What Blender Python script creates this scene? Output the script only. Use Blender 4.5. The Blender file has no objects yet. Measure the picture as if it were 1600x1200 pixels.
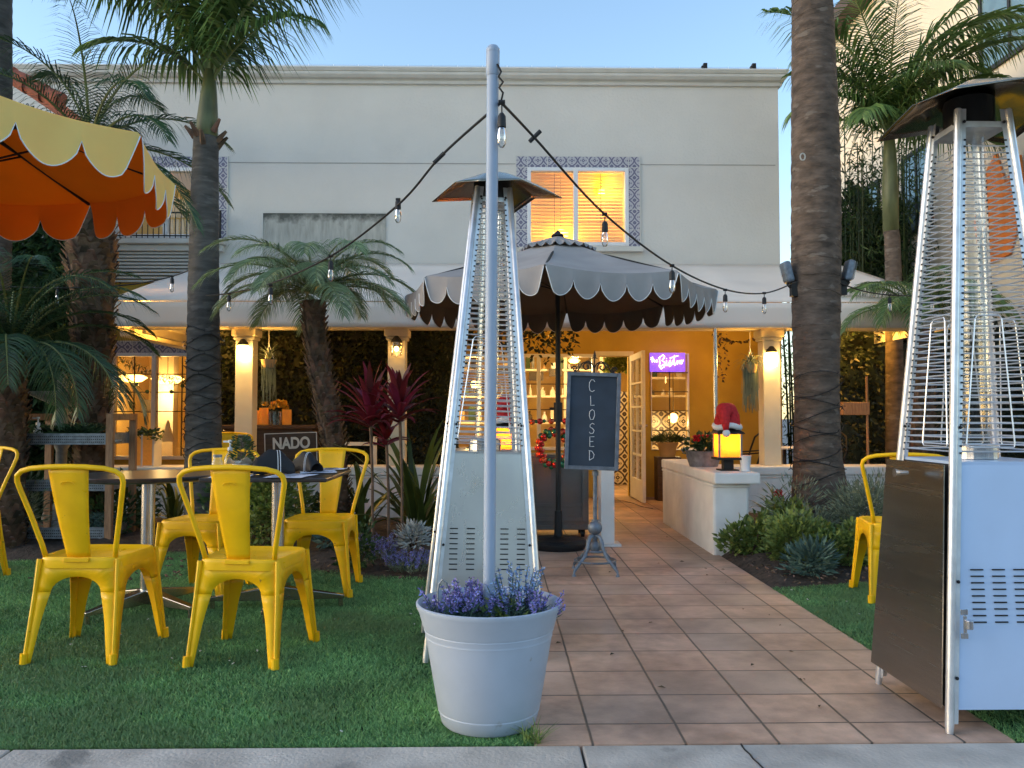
import bpy, bmesh, math, random
import numpy as np
from mathutils import Vector, Matrix, Euler
random.seed(11)
rng = np.random.default_rng(5)
PI = math.pi
R = math.radians
def U(a, b): return random.uniform(a, b)
sc = bpy.context.scene
col = sc.collection

# ------------------------------------------------------------------ camera
CAM = Vector((0, 0, 1.07)); CE = Euler((R(92.2), 0, R(-0.97)))
FPX = 1300.0
cd = bpy.data.cameras.new('camera'); cam = bpy.data.objects.new('camera', cd); col.objects.link(cam)
cam.location = CAM; cam.rotation_euler = CE
cd.sensor_width = 36; cd.lens = 36 * FPX / 1600; cd.clip_end = 2000; cd.clip_start = .05
sc.camera = cam
sc.render.engine = 'CYCLES'
sc.render.resolution_x = 1024; sc.render.resolution_y = 768
sc.cycles.max_bounces = 8; sc.cycles.transparent_max_bounces = 24
sc.cycles.sample_clamp_indirect = 6
# ------------------------------------------------------------------ world, sun, exposure
w = bpy.data.worlds.new('World'); sc.world = w; w.use_nodes = True
wn = w.node_tree.nodes; wl = w.node_tree.links
sky = wn.new('ShaderNodeTexSky'); sky.sky_type = 'NISHITA'; sky.sun_disc = False
SUN_EL, SUN_AZ = R(11), R(-98)
sky.sun_elevation = SUN_EL; sky.sun_rotation = SUN_AZ; sky.altitude = 0; sky.air_density = 1.0; sky.dust_density = 0.5; sky.ozone_density = 1.6
wl.new(sky.outputs[0], wn['Background'].inputs[0]); wn['Background'].inputs[1].default_value = 0.15
sl = bpy.data.lights.new('sun', 'SUN'); sl.energy = 0.62; sl.angle = R(70); sl.color = (1, .80, .62)
so = bpy.data.objects.new('sun', sl); col.objects.link(so)
sd = Vector((math.sin(SUN_AZ) * math.cos(SUN_EL), math.cos(SUN_AZ) * math.cos(SUN_EL), math.sin(SUN_EL)))
so.rotation_euler = sd.to_track_quat('Z', 'Y').to_euler()
sc.view_settings.view_transform = 'Standard'; sc.view_settings.look = 'None'
sc.view_settings.exposure = 1.56; sc.view_settings.gamma = 1

# ------------------------------------------------------------------ helpers
CM = CE.to_matrix()
def P(px, py, Y):
    d = CM @ Vector(((px - 800) / FPX, -(py - 600) / FPX, -1)); return CAM + d * ((Y - CAM.y) / d.y)
def G(px, py, z=0):
    d = CM @ Vector(((px - 800) / FPX, -(py - 600) / FPX, -1)); return CAM + d * ((z - CAM.z) / d.z)
def fr(d):
    d = Vector(d).normalized(); a = Vector((0, 0, 1)) if abs(d.z) < .9 else Vector((1, 0, 0))
    u = d.cross(a).normalized(); return u, d.cross(u).normalized()
class MB:
    def __init__(s): s.v = []; s.f = []; s.m = []
    def add(s, vs, fs, m=0):
        n = len(s.v); s.v += [tuple(v) for v in vs]; s.f += [tuple(i + n for i in f) for f in fs]; s.m += [m] * len(fs); return s
    def box(s, x0, y0, z0, x1, y1, z1, m=0, M=None):
        v = [Vector(p) for p in ((x0,y0,z0),(x1,y0,z0),(x1,y1,z0),(x0,y1,z0),(x0,y0,z1),(x1,y0,z1),(x1,y1,z1),(x0,y1,z1))]
        if M: v = [M @ p for p in v]
        return s.add(v, [(0,3,2,1),(4,5,6,7),(0,1,5,4),(1,2,6,5),(2,3,7,6),(3,0,4,7)], m)
    def tube(s, pts, r, n=8, m=0, closed=False, cap=True):
        pts = [Vector(p) for p in pts]; k = len(pts)
        rs = r if isinstance(r, (list, tuple)) else [r] * k
        vs = []; pu = None
        for i, p in enumerate(pts):
            if closed: d = pts[(i+1) % k] - pts[i-1]
            else: d = pts[min(i+1, k-1)] - pts[max(i-1, 0)]
            if d.length < 1e-9: d = Vector((0, 0, 1))
            d.normalize()
            if pu is None: u = fr(d)[0]
            else:
                u = pu - d * pu.dot(d)
                u = u.normalized() if u.length > 1e-6 else fr(d)[0]
            pu = u; w_ = d.cross(u)
            for j in range(n):
                a = 2*PI*j/n; vs.append(p + (u*math.cos(a) + w_*math.sin(a)) * rs[i])
        fs = []
        for i in range(k if closed else k-1):
            for j in range(n):
                a = i*n+j; b = i*n+(j+1) % n; c = ((i+1) % k)*n+(j+1) % n; d_ = ((i+1) % k)*n+j
                fs.append((a, b, c, d_))
        if cap and not closed: fs += [tuple(range(n-1, -1, -1)), tuple((k-1)*n+j for j in range(n))]
        return s.add(vs, fs, m)
    def cyl(s, p0, p1, r0, r1=None, n=16, m=0): return s.tube([p0, p1], [r0, r0 if r1 is None else r1], n, m)
    def lathe(s, prof, c=(0,0,0), n=32, m=0, sx=1, sy=1):
        c = Vector(c); vs = []; k = len(prof)
        for r, z in prof:
            for j in range(n): a = 2*PI*j/n; vs.append(c + Vector((r*math.cos(a)*sx, r*math.sin(a)*sy, z)))
        fs = [(i*n+j, i*n+(j+1) % n, (i+1)*n+(j+1) % n, (i+1)*n+j) for i in range(k-1) for j in range(n)]
        return s.add(vs, fs, m)
    def ball(s, c, r, n=12, m=0, sz=1):
        k = max(5, n//2)
        return s.lathe([(max(1e-4, r*math.sin(PI*i/k)), -r*sz*math.cos(PI*i/k)) for i in range(k+1)], c, n, m)
    def grid(s, fn, nu, nv, m=0):
        vs = [fn(i/nu, j/nv) for i in range(nu+1) for j in range(nv+1)]
        fs = [(i*(nv+1)+j, (i+1)*(nv+1)+j, (i+1)*(nv+1)+j+1, i*(nv+1)+j+1) for i in range(nu) for j in range(nv)]
        return s.add(vs, fs, m)
    def prism(s, poly, y0, y1, m=0, M=None):   # poly in XZ, extruded along Y
        n = len(poly); v = [Vector((x, y0, z)) for x, z in poly] + [Vector((x, y1, z)) for x, z in poly]
        if M: v = [M @ p for p in v]
        return s.add(v, [tuple(range(n)), tuple(range(2*n-1, n-1, -1))] + [(i, i+n, (i+1) % n+n, (i+1) % n) for i in range(n)], m)
    def build(s, name, mat, parent=None, off=None, smooth=None, bevel=0, solid=0, sub=0, weld=0):
        me = bpy.data.meshes.new(name)
        o_ = Vector(off) if off is not None else None
        v = [tuple(Vector(p) - o_) for p in s.v] if o_ is not None else s.v
        me.from_pydata(v, [], s.f)
        for q in (mat if isinstance(mat, (list, tuple)) else [mat]): me.materials.append(q)
        if any(s.m): me.polygons.foreach_set('material_index', s.m)
        if smooth:
            me.polygons.foreach_set('use_smooth', [True]*len(me.polygons))
            if smooth < 170: me.set_sharp_from_angle(angle=R(smooth))
        if weld:
            bm = bmesh.new(); bm.from_mesh(me); bmesh.ops.remove_doubles(bm, verts=bm.verts, dist=weld); bmesh.ops.recalc_face_normals(bm, faces=bm.faces); bm.to_mesh(me); bm.free()
        me.update()
        o = bpy.data.objects.new(name, me); col.objects.link(o)
        if parent: o.parent = parent
        if solid:
            q = o.modifiers.new('s', 'SOLIDIFY'); q.thickness = solid; q.offset = 0
        if bevel:
            q = o.modifiers.new('b', 'BEVEL'); q.width = bevel; q.segments = 2; q.limit_method = 'ANGLE'; q.angle_limit = R(40)
        if sub:
            q = o.modifiers.new('u', 'SUBSURF'); q.levels = sub; q.render_levels = sub
        return o
def tag(o, label=None, cat=None, group=None, kind=None):
    if label: o['label'] = label
    if cat: o['category'] = cat
    if group: o['group'] = group
    if kind: o['kind'] = kind
    return o
def thing(name, label, cat, loc=(0,0,0), rz=0, group=None):
    o = bpy.data.objects.new(name, None); col.objects.link(o); o.empty_display_size = .1
    o.location = loc; o.rotation_euler = (0, 0, rz); return tag(o, label, cat, group)
def copy_tree(o, parent=None):
    c = o.copy(); col.objects.link(c); c.parent = parent
    for ch in list(o.children): copy_tree(ch, c)
    return c
def again(o, label, loc, rz=0, group=None):
    c = copy_tree(o); c['label'] = label; c.location = loc; c.rotation_euler = (0, 0, rz)
    if group: c['group'] = group
    return c

# ------------------------------------------------------------------ materials
def pm(name, c, rough=.6, metal=0, var=.12, vs=4, bump=.0, bs=40, coat=0, island=0, transl=0, tcol=None, emit=None, es=0, stretch=None, detail=4, spots=None, spec=.5, oi=False, rv=0):
    m = bpy.data.materials.new(name); m.use_nodes = True; N = m.node_tree.nodes; L = m.node_tree.links
    b = N['Principled BSDF']; out = N['Material Output']
    tc = N.new('ShaderNodeTexCoord'); src = tc.outputs['Object']
    if oi:
        ob_ = N.new('ShaderNodeObjectInfo'); va = N.new('ShaderNodeVectorMath'); va.operation = 'MULTIPLY_ADD'; va.inputs[1].default_value = (1,1,1); cx = N.new('ShaderNodeCombineXYZ'); mm = N.new('ShaderNodeMath'); mm.operation = 'MULTIPLY'; mm.inputs[1].default_value = 37; L.new(ob_.outputs['Random'], mm.inputs[0]); L.new(mm.outputs[0], cx.inputs[0]); L.new(mm.outputs[0], cx.inputs[2]); L.new(src, va.inputs[0]); L.new(cx.outputs[0], va.inputs[2]); src = va.outputs[0]
    if stretch:
        mp = N.new('ShaderNodeMapping'); mp.inputs['Scale'].default_value = stretch; L.new(src, mp.inputs[0]); src = mp.outputs[0]
    no = N.new('ShaderNodeTexNoise'); no.inputs['Scale'].default_value = vs; no.inputs['Detail'].default_value = detail; L.new(src, no.inputs[0])
    rp = N.new('ShaderNodeValToRGB'); rp.color_ramp.elements[0].position = .3; rp.color_ramp.elements[1].position = .7
    rp.color_ramp.elements[0].color = (*[max(0, x*(1-var)) for x in c], 1); rp.color_ramp.elements[1].color = (*[min(1, x*(1+var)) for x in c], 1)
    L.new(no.outputs[0], rp.inputs[0]); cur = rp.outputs[0]
    if island:
        ge = N.new('ShaderNodeNewGeometry'); hs = N.new('ShaderNodeHueSaturation')
        mr = N.new('ShaderNodeMapRange'); mr.inputs[3].default_value = 1-island; mr.inputs[4].default_value = 1+island
        L.new(ge.outputs['Random Per Island'], mr.inputs[0]); L.new(mr.outputs[0], hs.inputs['Value'])
        mr2 = N.new('ShaderNodeMapRange'); mr2.inputs[3].default_value = .5+.05*island; mr2.inputs[4].default_value = .5-.05*island
        L.new(ge.outputs['Random Per Island'], mr2.inputs[0]); L.new(mr2.outputs[0], hs.inputs['Hue'])
        L.new(cur, hs.inputs['Color']); cur = hs.outputs[0]
    if spots:   # (colour, scale, threshold)
        n2 = N.new('ShaderNodeTexNoise'); n2.inputs['Scale'].default_value = spots[1]; n2.inputs['Detail'].default_value = 6; L.new(src, n2.inputs[0])
        r2 = N.new('ShaderNodeValToRGB'); r2.color_ramp.elements[0].position = spots[2]; r2.color_ramp.elements[1].position = min(1, spots[2]+.06)
        L.new(n2.outputs[0], r2.inputs[0]); mx = N.new('ShaderNodeMix'); mx.data_type = 'RGBA'
        L.new(r2.outputs[0], mx.inputs[0]); L.new(cur, mx.inputs[6]); mx.inputs[7].default_value = (*spots[0], 1); cur = mx.outputs[2]
    L.new(cur, b.inputs['Base Color']); b.inputs['Roughness'].default_value = rough; b.inputs['Metallic'].default_value = metal
    if rv:
        n5 = N.new('ShaderNodeTexNoise'); n5.inputs['Scale'].default_value = 7; n5.inputs['Detail'].default_value = 8; n5.inputs['Roughness'].default_value = .65; n5.inputs['Distortion'].default_value = 1.5; L.new(src, n5.inputs[0])
        m5 = N.new('ShaderNodeMapRange'); m5.inputs[1].default_value = .3; m5.inputs[2].default_value = .7; m5.inputs[3].default_value = max(.04, rough-rv); m5.inputs[4].default_value = min(1, rough+rv); L.new(n5.outputs[0], m5.inputs[0]); L.new(m5.outputs[0], b.inputs['Roughness'])
    b.inputs['Coat Weight'].default_value = coat; b.inputs['Specular IOR Level'].default_value = spec
    if bump:
        n3 = N.new('ShaderNodeTexNoise'); n3.inputs['Scale'].default_value = bs; n3.inputs['Detail'].default_value = 5; L.new(src, n3.inputs[0])
        bp = N.new('ShaderNodeBump'); bp.inputs['Strength'].default_value = bump; bp.inputs['Distance'].default_value = .01
        L.new(n3.outputs[0], bp.inputs['Height']); L.new(bp.outputs[0], b.inputs['Normal'])
    if emit: b.inputs['Emission Color'].default_value = (*emit, 1); b.inputs['Emission Strength'].default_value = es
    if transl:
        tr = N.new('ShaderNodeBsdfTranslucent'); mx = N.new('ShaderNodeMixShader'); mx.inputs[0].default_value = transl
        if tcol: tr.inputs[0].default_value = (*tcol, 1)
        else: L.new(cur, tr.inputs[0])
        L.new(b.outputs[0], mx.inputs[1]); L.new(tr.outputs[0], mx.inputs[2]); L.new(mx.outputs[0], out.inputs[0])
    return m
def glassm(name, tint=(1,1,1), gl=.12, rough=.02):
    m = bpy.data.materials.new(name); m.use_nodes = True; N = m.node_tree.nodes; L = m.node_tree.links; N.remove(N['Principled BSDF'])
    t = N.new('ShaderNodeBsdfTransparent'); t.inputs[0].default_value = (*tint, 1)
    g = N.new('ShaderNodeBsdfGlossy'); g.inputs['Roughness'].default_value = rough
    lw = N.new('ShaderNodeLayerWeight'); lw.inputs[0].default_value = .35
    mr = N.new('ShaderNodeMapRange'); mr.inputs[3].default_value = gl*.5; mr.inputs[4].default_value = min(1, gl*5); L.new(lw.outputs['Fresnel'], mr.inputs[0])
    x = N.new('ShaderNodeMixShader'); L.new(mr.outputs[0], x.inputs[0]); L.new(t.outputs[0], x.inputs[1]); L.new(g.outputs[0], x.inputs[2])
    L.new(x.outputs[0], N['Material Output'].inputs[0]); return m
def mathn(N, L, op, a, b=None):
    n = N.new('ShaderNodeMath'); n.operation = op
    for i, q in enumerate((a, b)):
        if q is None: continue
        if isinstance(q, (int, float)): n.inputs[i].default_value = q
        else: L.new(q, n.inputs[i])
    return n.outputs[0]
def tile_mat(name, ox, oy, sx, sy, c1, c2, grout, gw=.022):
    m = pm(name, c1, rough=.55, var=.2, vs=14, bump=.25, bs=60); N = m.node_tree.nodes; L = m.node_tree.links; b = N['Principled BSDF']
    base = b.inputs['Base Color'].links[0].from_socket
    tc = N.new('ShaderNodeTexCoord'); sp = N.new('ShaderNodeSeparateXYZ'); L.new(tc.outputs['Object'], sp.inputs[0])
    wob = N.new('ShaderNodeTexNoise'); wob.inputs['Scale'].default_value = 9; L.new(tc.outputs['Object'], wob.inputs[0])
    wv = mathn(N, L, 'MULTIPLY', mathn(N, L, 'SUBTRACT', wob.outputs[0], .5), .005)
    def ax(o, off, s):
        q = mathn(N, L, 'DIVIDE', mathn(N, L, 'SUBTRACT', mathn(N, L, 'ADD', o, wv), off), s)
        f = mathn(N, L, 'FRACT', q); d = mathn(N, L, 'MINIMUM', f, mathn(N, L, 'SUBTRACT', 1, f)); return mathn(N, L, 'FLOOR', q), d
    fx, dx = ax(sp.outputs[0], ox, sx); fy, dy = ax(sp.outputs[1], oy, sy)
    d = mathn(N, L, 'MINIMUM', dx, dy)
    g = N.new('ShaderNodeMapRange'); g.inputs[1].default_value = gw*.5; g.inputs[2].default_value = gw*1.3; L.new(d, g.inputs[0])
    cb = N.new('ShaderNodeCombineXYZ'); L.new(fx, cb.inputs[0]); L.new(fy, cb.inputs[1])
    wh = N.new('ShaderNodeTexWhiteNoise'); L.new(cb.outputs[0], wh.inputs[0])
    mx = N.new('ShaderNodeMix'); mx.data_type = 'RGBA'; mx.blend_type = 'MIX'
    mf = mathn(N, L, 'MULTIPLY', wh.outputs[0], .8); L.new(mf, mx.inputs[0]); L.new(base, mx.inputs[6]); mx.inputs[7].default_value = (*c2, 1)
    st = N.new('ShaderNodeTexNoise'); st.inputs['Scale'].default_value = 2.2; st.inputs['Detail'].default_value = 6; L.new(tc.outputs['Object'], st.inputs[0])
    sr = N.new('ShaderNodeMapRange'); sr.inputs[1].default_value = .35; sr.inputs[2].default_value = .7; sr.inputs[3].default_value = .62; sr.inputs[4].default_value = 1.15; L.new(st.outputs[0], sr.inputs[0])
    ms = N.new('ShaderNodeMix'); ms.data_type = 'RGBA'; ms.blend_type = 'MULTIPLY'; ms.inputs[0].default_value = 1; L.new(mx.outputs[2], ms.inputs[6]); L.new(sr.outputs[0], ms.inputs[7])
    m2 = N.new('ShaderNodeMix'); m2.data_type = 'RGBA'; L.new(g.outputs[0], m2.inputs[0]); m2.inputs[6].default_value = (*grout, 1); L.new(ms.outputs[2], m2.inputs[7])
    L.new(m2.outputs[2], b.inputs['Base Color'])
    bp = N.new('ShaderNodeBump'); bp.inputs['Strength'].default_value = .6; bp.inputs['Distance'].default_value = .004; L.new(g.outputs[0], bp.inputs['Height'])
    ob = b.inputs['Normal'].links[0].from_socket; L.new(ob, bp.inputs['Normal']); L.new(bp.outputs[0], b.inputs['Normal'])
    return m
def emi(name, c, s):
    return pm(name, c, var=0, emit=c, es=s)

M = {}
M['stucco'] = pm('stucco', (.66,.635,.585), .9, var=.055, vs=1.1, bump=.6, bs=28, detail=7)
M['trim'] = pm('trim', (.62,.60,.55), .7, var=.06, vs=6, bump=.1)
M['ochre'] = pm('ochre', (.50,.33,.05), .8, var=.10, vs=3, bump=.2)
M['colm'] = pm('colm', (.68,.60,.44), .7, var=.06, vs=5, bump=.1)
M['concrete'] = pm('concrete', (.46,.42,.37), .85, var=.25, vs=5, bump=.5, bs=70, detail=8, spots=((.22,.21,.19), 3.2, .62))
M['tile'] = tile_mat('tile', .31, 2.93, .306, .298, (.60,.385,.275), (.44,.34,.27), (.10,.08,.065), .016)
M['ground'] = pm('ground', (.16,.155,.15), .9, var=.2, vs=1)
M['turfbase'] = pm('turfbase', (.015,.045,.015), .95, var=.3, vs=8)
M['grass'] = pm('grass', (.16,.35,.12), .6, var=.34, vs=2.2, island=.5, transl=.25, spots=((.15,.27,.10), .9, .52))
M['soil'] = pm('soil', (.055,.040,.030), .95, var=.5, vs=20, bump=1, bs=50)
M['lwall'] = pm('lwall', (.76,.74,.70), .85, var=.10, vs=4, bump=.6, bs=12, spots=((.58,.56,.52), 5, .68))
M['yellow'] = pm('yellow', (.95,.51,.006), .40, rv=.18, var=.10, vs=9, bump=.08, bs=25, spec=.3, oi=True, spots=((.40,.22,.03), 38, .70))
M['steel'] = pm('steel', (.56,.545,.53), .30, .75, rv=.06, var=.05, vs=5, bump=.5, bs=2.0, stretch=(1,1,.5))
M['steel2'] = pm('steel2', (.42,.38,.32), .26, 1, rv=.04, var=.05, vs=60, bump=.10, bs=2, stretch=(.1,.1,2))
M['alu'] = pm('alu', (.70,.71,.73), .38, .75, var=.12, vs=20, bump=.1)
M['wire'] = pm('wire', (.82,.82,.82), .38, .9, var=.03)
M['bluepanel'] = pm('bluepanel', (.47,.61,.84), .38, .25, rv=.10, var=.05, vs=3, bump=.04, bs=2)
M['blackmetal'] = pm('blackmetal', (.015,.015,.016), .45, .3, var=.2)
M['reflector'] = pm('reflector', (.42,.36,.27), .22, 1, var=.35, vs=4, bump=.25, bs=6)
M['slot'] = pm('slot', (.01,.01,.012), .8)
M['glass'] = glassm('glass', (.97,.98,.97), .14)
M['winglass'] = glassm('winglass', (.96,.96,.95), .08)
M['tubeglass'] = glassm('tubeglass', (.94,.96,.95), .09, .08)
M['pot'] = pm('pot', (.38,.43,.51), .5, rv=.15, var=.05, vs=7, bump=.06, bs=20, spots=((.30,.31,.32), 16, .69))
M['pvc'] = pm('pvc', (.32,.39,.50), .45, var=.05, vs=9)
M['cable'] = pm('cable', (.012,.012,.013), .6)
M['wood'] = pm('wood', (.32,.17,.085), .65, var=.3, vs=10, bump=.3, stretch=(8,8,1))
M['dwood'] = pm('dwood', (.07,.038,.02), .6, var=.3, vs=8, bump=.2, stretch=(1,8,8))
M['tabletop'] = pm('tabletop', (.035,.030,.030), .32, var=.3, vs=30, bump=.05)
M['chrome'] = pm('chrome', (.55,.55,.56), .25, 1, var=.2, vs=40, stretch=(4,4,.2))
M['galv'] = pm('galv', (.22,.24,.26), .5, .5, var=.3, vs=25, bump=.15)
M['white'] = pm('white', (.78,.78,.78), .4, var=.03)
M['cream'] = pm('cream', (.75,.70,.60), .7, var=.08, vs=3)
M['black'] = pm('black', (.012,.012,.014), .7, var=.2)
M['slate'] = pm('slate', (.030,.045,.068), .75, var=.28, vs=5, bump=.05, detail=8)
M['frameblue'] = pm('frameblue', (.13,.15,.18), .6, var=.3, vs=20, bump=.25)
M['chalk'] = pm('chalk', (.72,.74,.76), .9, var=.15, vs=90)
M['ironblue'] = pm('ironblue', (.17,.20,.24), .5, .4, var=.25, vs=30, bump=.15)
M['iron'] = pm('iron', (.03,.028,.026), .6, .5, var=.3)
M['greycart'] = pm('greycart', (.16,.16,.15), .7, var=.1, vs=4, bump=.1)
M['ycanvas'] = pm('ycanvas', (1,.72,.22), .8, var=.07, vs=4, bump=.3, bs=5, transl=.27, tcol=(1,.38,.0))
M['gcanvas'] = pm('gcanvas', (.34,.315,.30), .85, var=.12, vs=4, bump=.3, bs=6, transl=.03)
M['awn'] = pm('awn', (.86,.80,.72), .75, var=.05, vs=1.2, bump=.1, bs=8, transl=.12)
M['piping'] = pm('piping', (.80,.80,.78), .6, var=.02)
M['bark'] = pm('bark', (.105,.078,.06), .95, var=.45, vs=7, bump=.9, bs=22, stretch=(1.2,1.2,3), spots=((.17,.14,.115), 5, .60))
M['barkgrey'] = pm('barkgrey', (.085,.078,.07), .95, var=.4, vs=6, bump=.8, bs=22, stretch=(1,1,4), spots=((.13,.12,.11), 5, .60))
M['datebark'] = pm('datebark', (.12,.075,.045), .9, var=.5, vs=12, bump=.6, island=.5)
M['palm'] = pm('palm', (.12,.205,.055), .42, var=.3, vs=3, island=.5, transl=.35)
M['palmd'] = pm('palmd', (.035,.085,.032), .45, var=.3, vs=3, island=.45, transl=.2)
M['palmy'] = pm('palmy', (.19,.27,.13), .45, var=.25, vs=3, island=.5, transl=.3)
M['rachis'] = pm('rachis', (.16,.19,.06), .5, var=.2)
M['shaft'] = pm('shaft', (.10,.115,.045), .5, var=.35, vs=6, stretch=(2,2,.6))
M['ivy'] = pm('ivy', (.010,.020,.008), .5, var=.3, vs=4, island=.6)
M['bamboo'] = pm('bamboo', (.035,.075,.018), .5, var=.4, vs=2, island=.6, transl=.3)
M['leafy'] = pm('leafy', (.18,.25,.06), .5, var=.3, vs=5, island=.45, transl=.25)
M['leafd'] = pm('leafd', (.045,.095,.03), .5, var=.3, vs=5, island=.5, transl=.2)
M['leafg'] = pm('leafg', (.17,.21,.14), .7, var=.2, vs=5, island=.4, transl=.2)
M['leafb'] = pm('leafb', (.085,.155,.125), .6, var=.2, vs=5, island=.35, transl=.15)
M['silver'] = pm('silver', (.36,.38,.36), .8, var=.15, vs=5, island=.3)
M['lav'] = pm('lav', (.25,.22,.54), .7, var=.3, vs=9, island=.5)
M['lavb'] = pm('lavb', (.24,.34,.60), .7, var=.3, vs=9, island=.5)
M['cordy'] = pm('cordy', (.13,.014,.024), .4, var=.4, vs=6, island=.7, transl=.2, tcol=(.28,.02,.035))
M['flax'] = pm('flax', (.075,.11,.022), .45, var=.4, vs=3, island=.55, transl=.25)
M['red'] = pm('red', (.55,.015,.02), .8, var=.2, vs=40, bump=.3, bs=150)
M['fur'] = pm('fur', (.78,.77,.76), .95, var=.1, bump=.8, bs=90)
M['pink'] = pm('pink', (.7,.10,.12), .6, var=.2)
M['redtile'] = pm('redtile', (.36,.10,.055), .8, var=.3, vs=8, bump=.3)
M['paper'] = pm('paper', (.66,.72,.84), .7, var=.04, vs=8)
M['ink'] = pm('ink', (.05,.06,.10), .8)
M['amber'] = emi('amber', (1, .50, .10), 1.3)
M['bulbhot'] = emi('bulbhot', (1, .72, .28), 40)
M['bulbdim'] = emi('bulbdim', (1, .60, .18), 6)
M['neon'] = emi('neon', (.85, .70, 1), 2.6)
M['neonback'] = pm('neonback', (.20,.10,.6), .3, var=.3, vs=20, emit=(.22,.08,.9), es=.4)
M['intwall'] = pm('intwall', (.74,.56,.24), .8, var=.1, vs=2)
M['intwhite'] = pm('intwhite', (.78,.72,.60), .7, var=.1, vs=6)
M['blind'] = pm('blind', (.80,.60,.20), .6, var=.08, vs=3, transl=.6)
M['intdark'] = pm('intdark', (.06,.045,.03), .6, var=.3)
M['lampglow'] = emi('lampglow', (1, .58, .14), 3)
M['bred'] = pm('bred', (.60,.03,.02), .18, .4, var=.1, coat=.6)
M['bgreen'] = pm('bgreen', (.03,.22,.10), .18, .4, var=.1, coat=.6)
M['borange'] = pm('borange', (.62,.11,.03), .2, .4, var=.1, coat=.6)
M['terra'] = pm('terra', (.5,.33,.14), .7, var=.1)
M['mildew'] = pm('mildew', (.43,.42,.37), .9, var=.22, vs=7, bump=.3, stretch=(2.5,1,.5))
_m = M['mildew']; _N = _m.node_tree.nodes; _L = _m.node_tree.links; _b = _N['Principled BSDF']; _src = _b.inputs['Base Color'].links[0].from_socket
_tc = _N.new('ShaderNodeTexCoord'); _sp = _N.new('ShaderNodeSeparateXYZ'); _L.new(_tc.outputs['Generated'], _sp.inputs[0])
_n = _N.new('ShaderNodeTexNoise'); _n.inputs['Scale'].default_value = 5; _n.inputs['Detail'].default_value = 9; _n.inputs['Roughness'].default_value = .7; _L.new(_tc.outputs['Object'], _n.inputs[0])
_s = mathn(_N, _L, 'ADD', mathn(_N, _L, 'MULTIPLY', _sp.outputs[2], 1.05), mathn(_N, _L, 'MULTIPLY', _n.outputs[0], .75))
_r = _N.new('ShaderNodeMapRange'); _r.inputs[1].default_value = 1.22; _r.inputs[2].default_value = 1.42; _r.inputs[4].default_value = .88; _L.new(_s, _r.inputs[0])
_x = _N.new('ShaderNodeMix'); _x.data_type = 'RGBA'; _L.new(_r.outputs[0], _x.inputs[0]); _L.new(_src, _x.inputs[6]); _x.inputs[7].default_value = (.05,.055,.045,1); _L.new(_x.outputs[2], _b.inputs['Base Color'])
M['bwall'] = pm('bwall', (.70,.60,.46), .85, var=.06, vs=1, bump=.1)
M['bglass'] = pm('bglass', (.16,.24,.26), .08, .3, var=.5, vs=1.2)
M['orange'] = pm('orange', (.62,.18,.03), .7, var=.12)
M['frosted'] = emi('frosted', (1, .68, .20), 14)
M['ylining'] = pm('ylining', (.72,.24,.015), .8, var=.1, vs=4, bump=.2, bs=5, transl=.6, tcol=(1,.40,.03))  # orange glow through the yellow canvas, put into an inner layer's colour
M['glining'] = pm('glining', (.11,.085,.06), .9, var=.1)  # shade under the grey canopy, painted as a dark brown inner layer
M['stone'] = pm('stone', (.20,.19,.17), .9, var=.3, vs=12, bump=.4)
M['clearbulb'] = glassm('clearbulb', (.92,.93,.93), .3)

def ornament_tile(name, c1, c2, s):     # glazed tile with a lozenge and ring figure
    m = pm(name, c1, rough=.3, var=.05, vs=8); N = m.node_tree.nodes; L = m.node_tree.links; b = N['Principled BSDF']
    tc = N.new('ShaderNodeTexCoord'); sp = N.new('ShaderNodeSeparateXYZ'); L.new(tc.outputs['Object'], sp.inputs[0])
    def tri(o, p):
        return mathn(N, L, 'PINGPONG', mathn(N, L, 'DIVIDE', o, p), .5)
    ax, az = tri(sp.outputs[0], s), tri(sp.outputs[2], s)
    d1 = mathn(N, L, 'SINE', mathn(N, L, 'MULTIPLY', mathn(N, L, 'ADD', ax, az), 17))
    d2 = mathn(N, L, 'SINE', mathn(N, L, 'MULTIPLY', mathn(N, L, 'MULTIPLY', ax, az), 70))
    q = mathn(N, L, 'GREATER_THAN', mathn(N, L, 'ADD', d1, d2), .25)
    mx = N.new('ShaderNodeMix'); mx.data_type = 'RGBA'; L.new(q, mx.inputs[0]); mx.inputs[6].default_value = (*c1, 1); mx.inputs[7].default_value = (*c2, 1)
    L.new(mx.outputs[2], b.inputs['Base Color']); return m
M['talavera'] = ornament_tile('talavera', (.50,.48,.50), (.15,.14,.22), .152)
M['pattern'] = ornament_tile('pattern', (.74,.68,.55), (.07,.05,.04), .22)

# ------------------------------------------------------------------ ground and paving
def surf(name, mb, mat, kind='structure', **k): return tag(mb.build(name, mat, **k), kind=kind)
surf('ground', MB().box(-300,-300,-.3, 300,300,-.08), M['ground'])
mb = MB()
for i in range(-5, 6):
    x0 = -.45 + i*1.83 + .72
    mb.box(x0+.004, 1.1, -.07, x0+1.826, 2.744, 0)
surf('pavement', mb, M['concrete'], bevel=.006)
surf('road', MB().box(-40,-12,-.079, 40,1.09,-.03), M['ground'])
surf('path', MB().box(.12,2.752,-.07, 1.705,8.4,0).box(-5.6,8.4,-.07, 6.4,14.6,.001), M['tile'])
surf('pavement_crack', MB().tube([(G(1158+dx, y).x, G(1158+dx, y).y, .0005) for dx, y in ((0,1163),(3,1168),(6,1172),(14,1179),(19,1186),(27,1193),(38,1204),(50,1225))], .0035, 4), M['slot'])
surf('turf_base', MB().box(-7,2.752,-.07, .115,7.2,-.012).box(1.71,2.752,-.07, 7,5.45,-.012), M['turfbase'])

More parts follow.
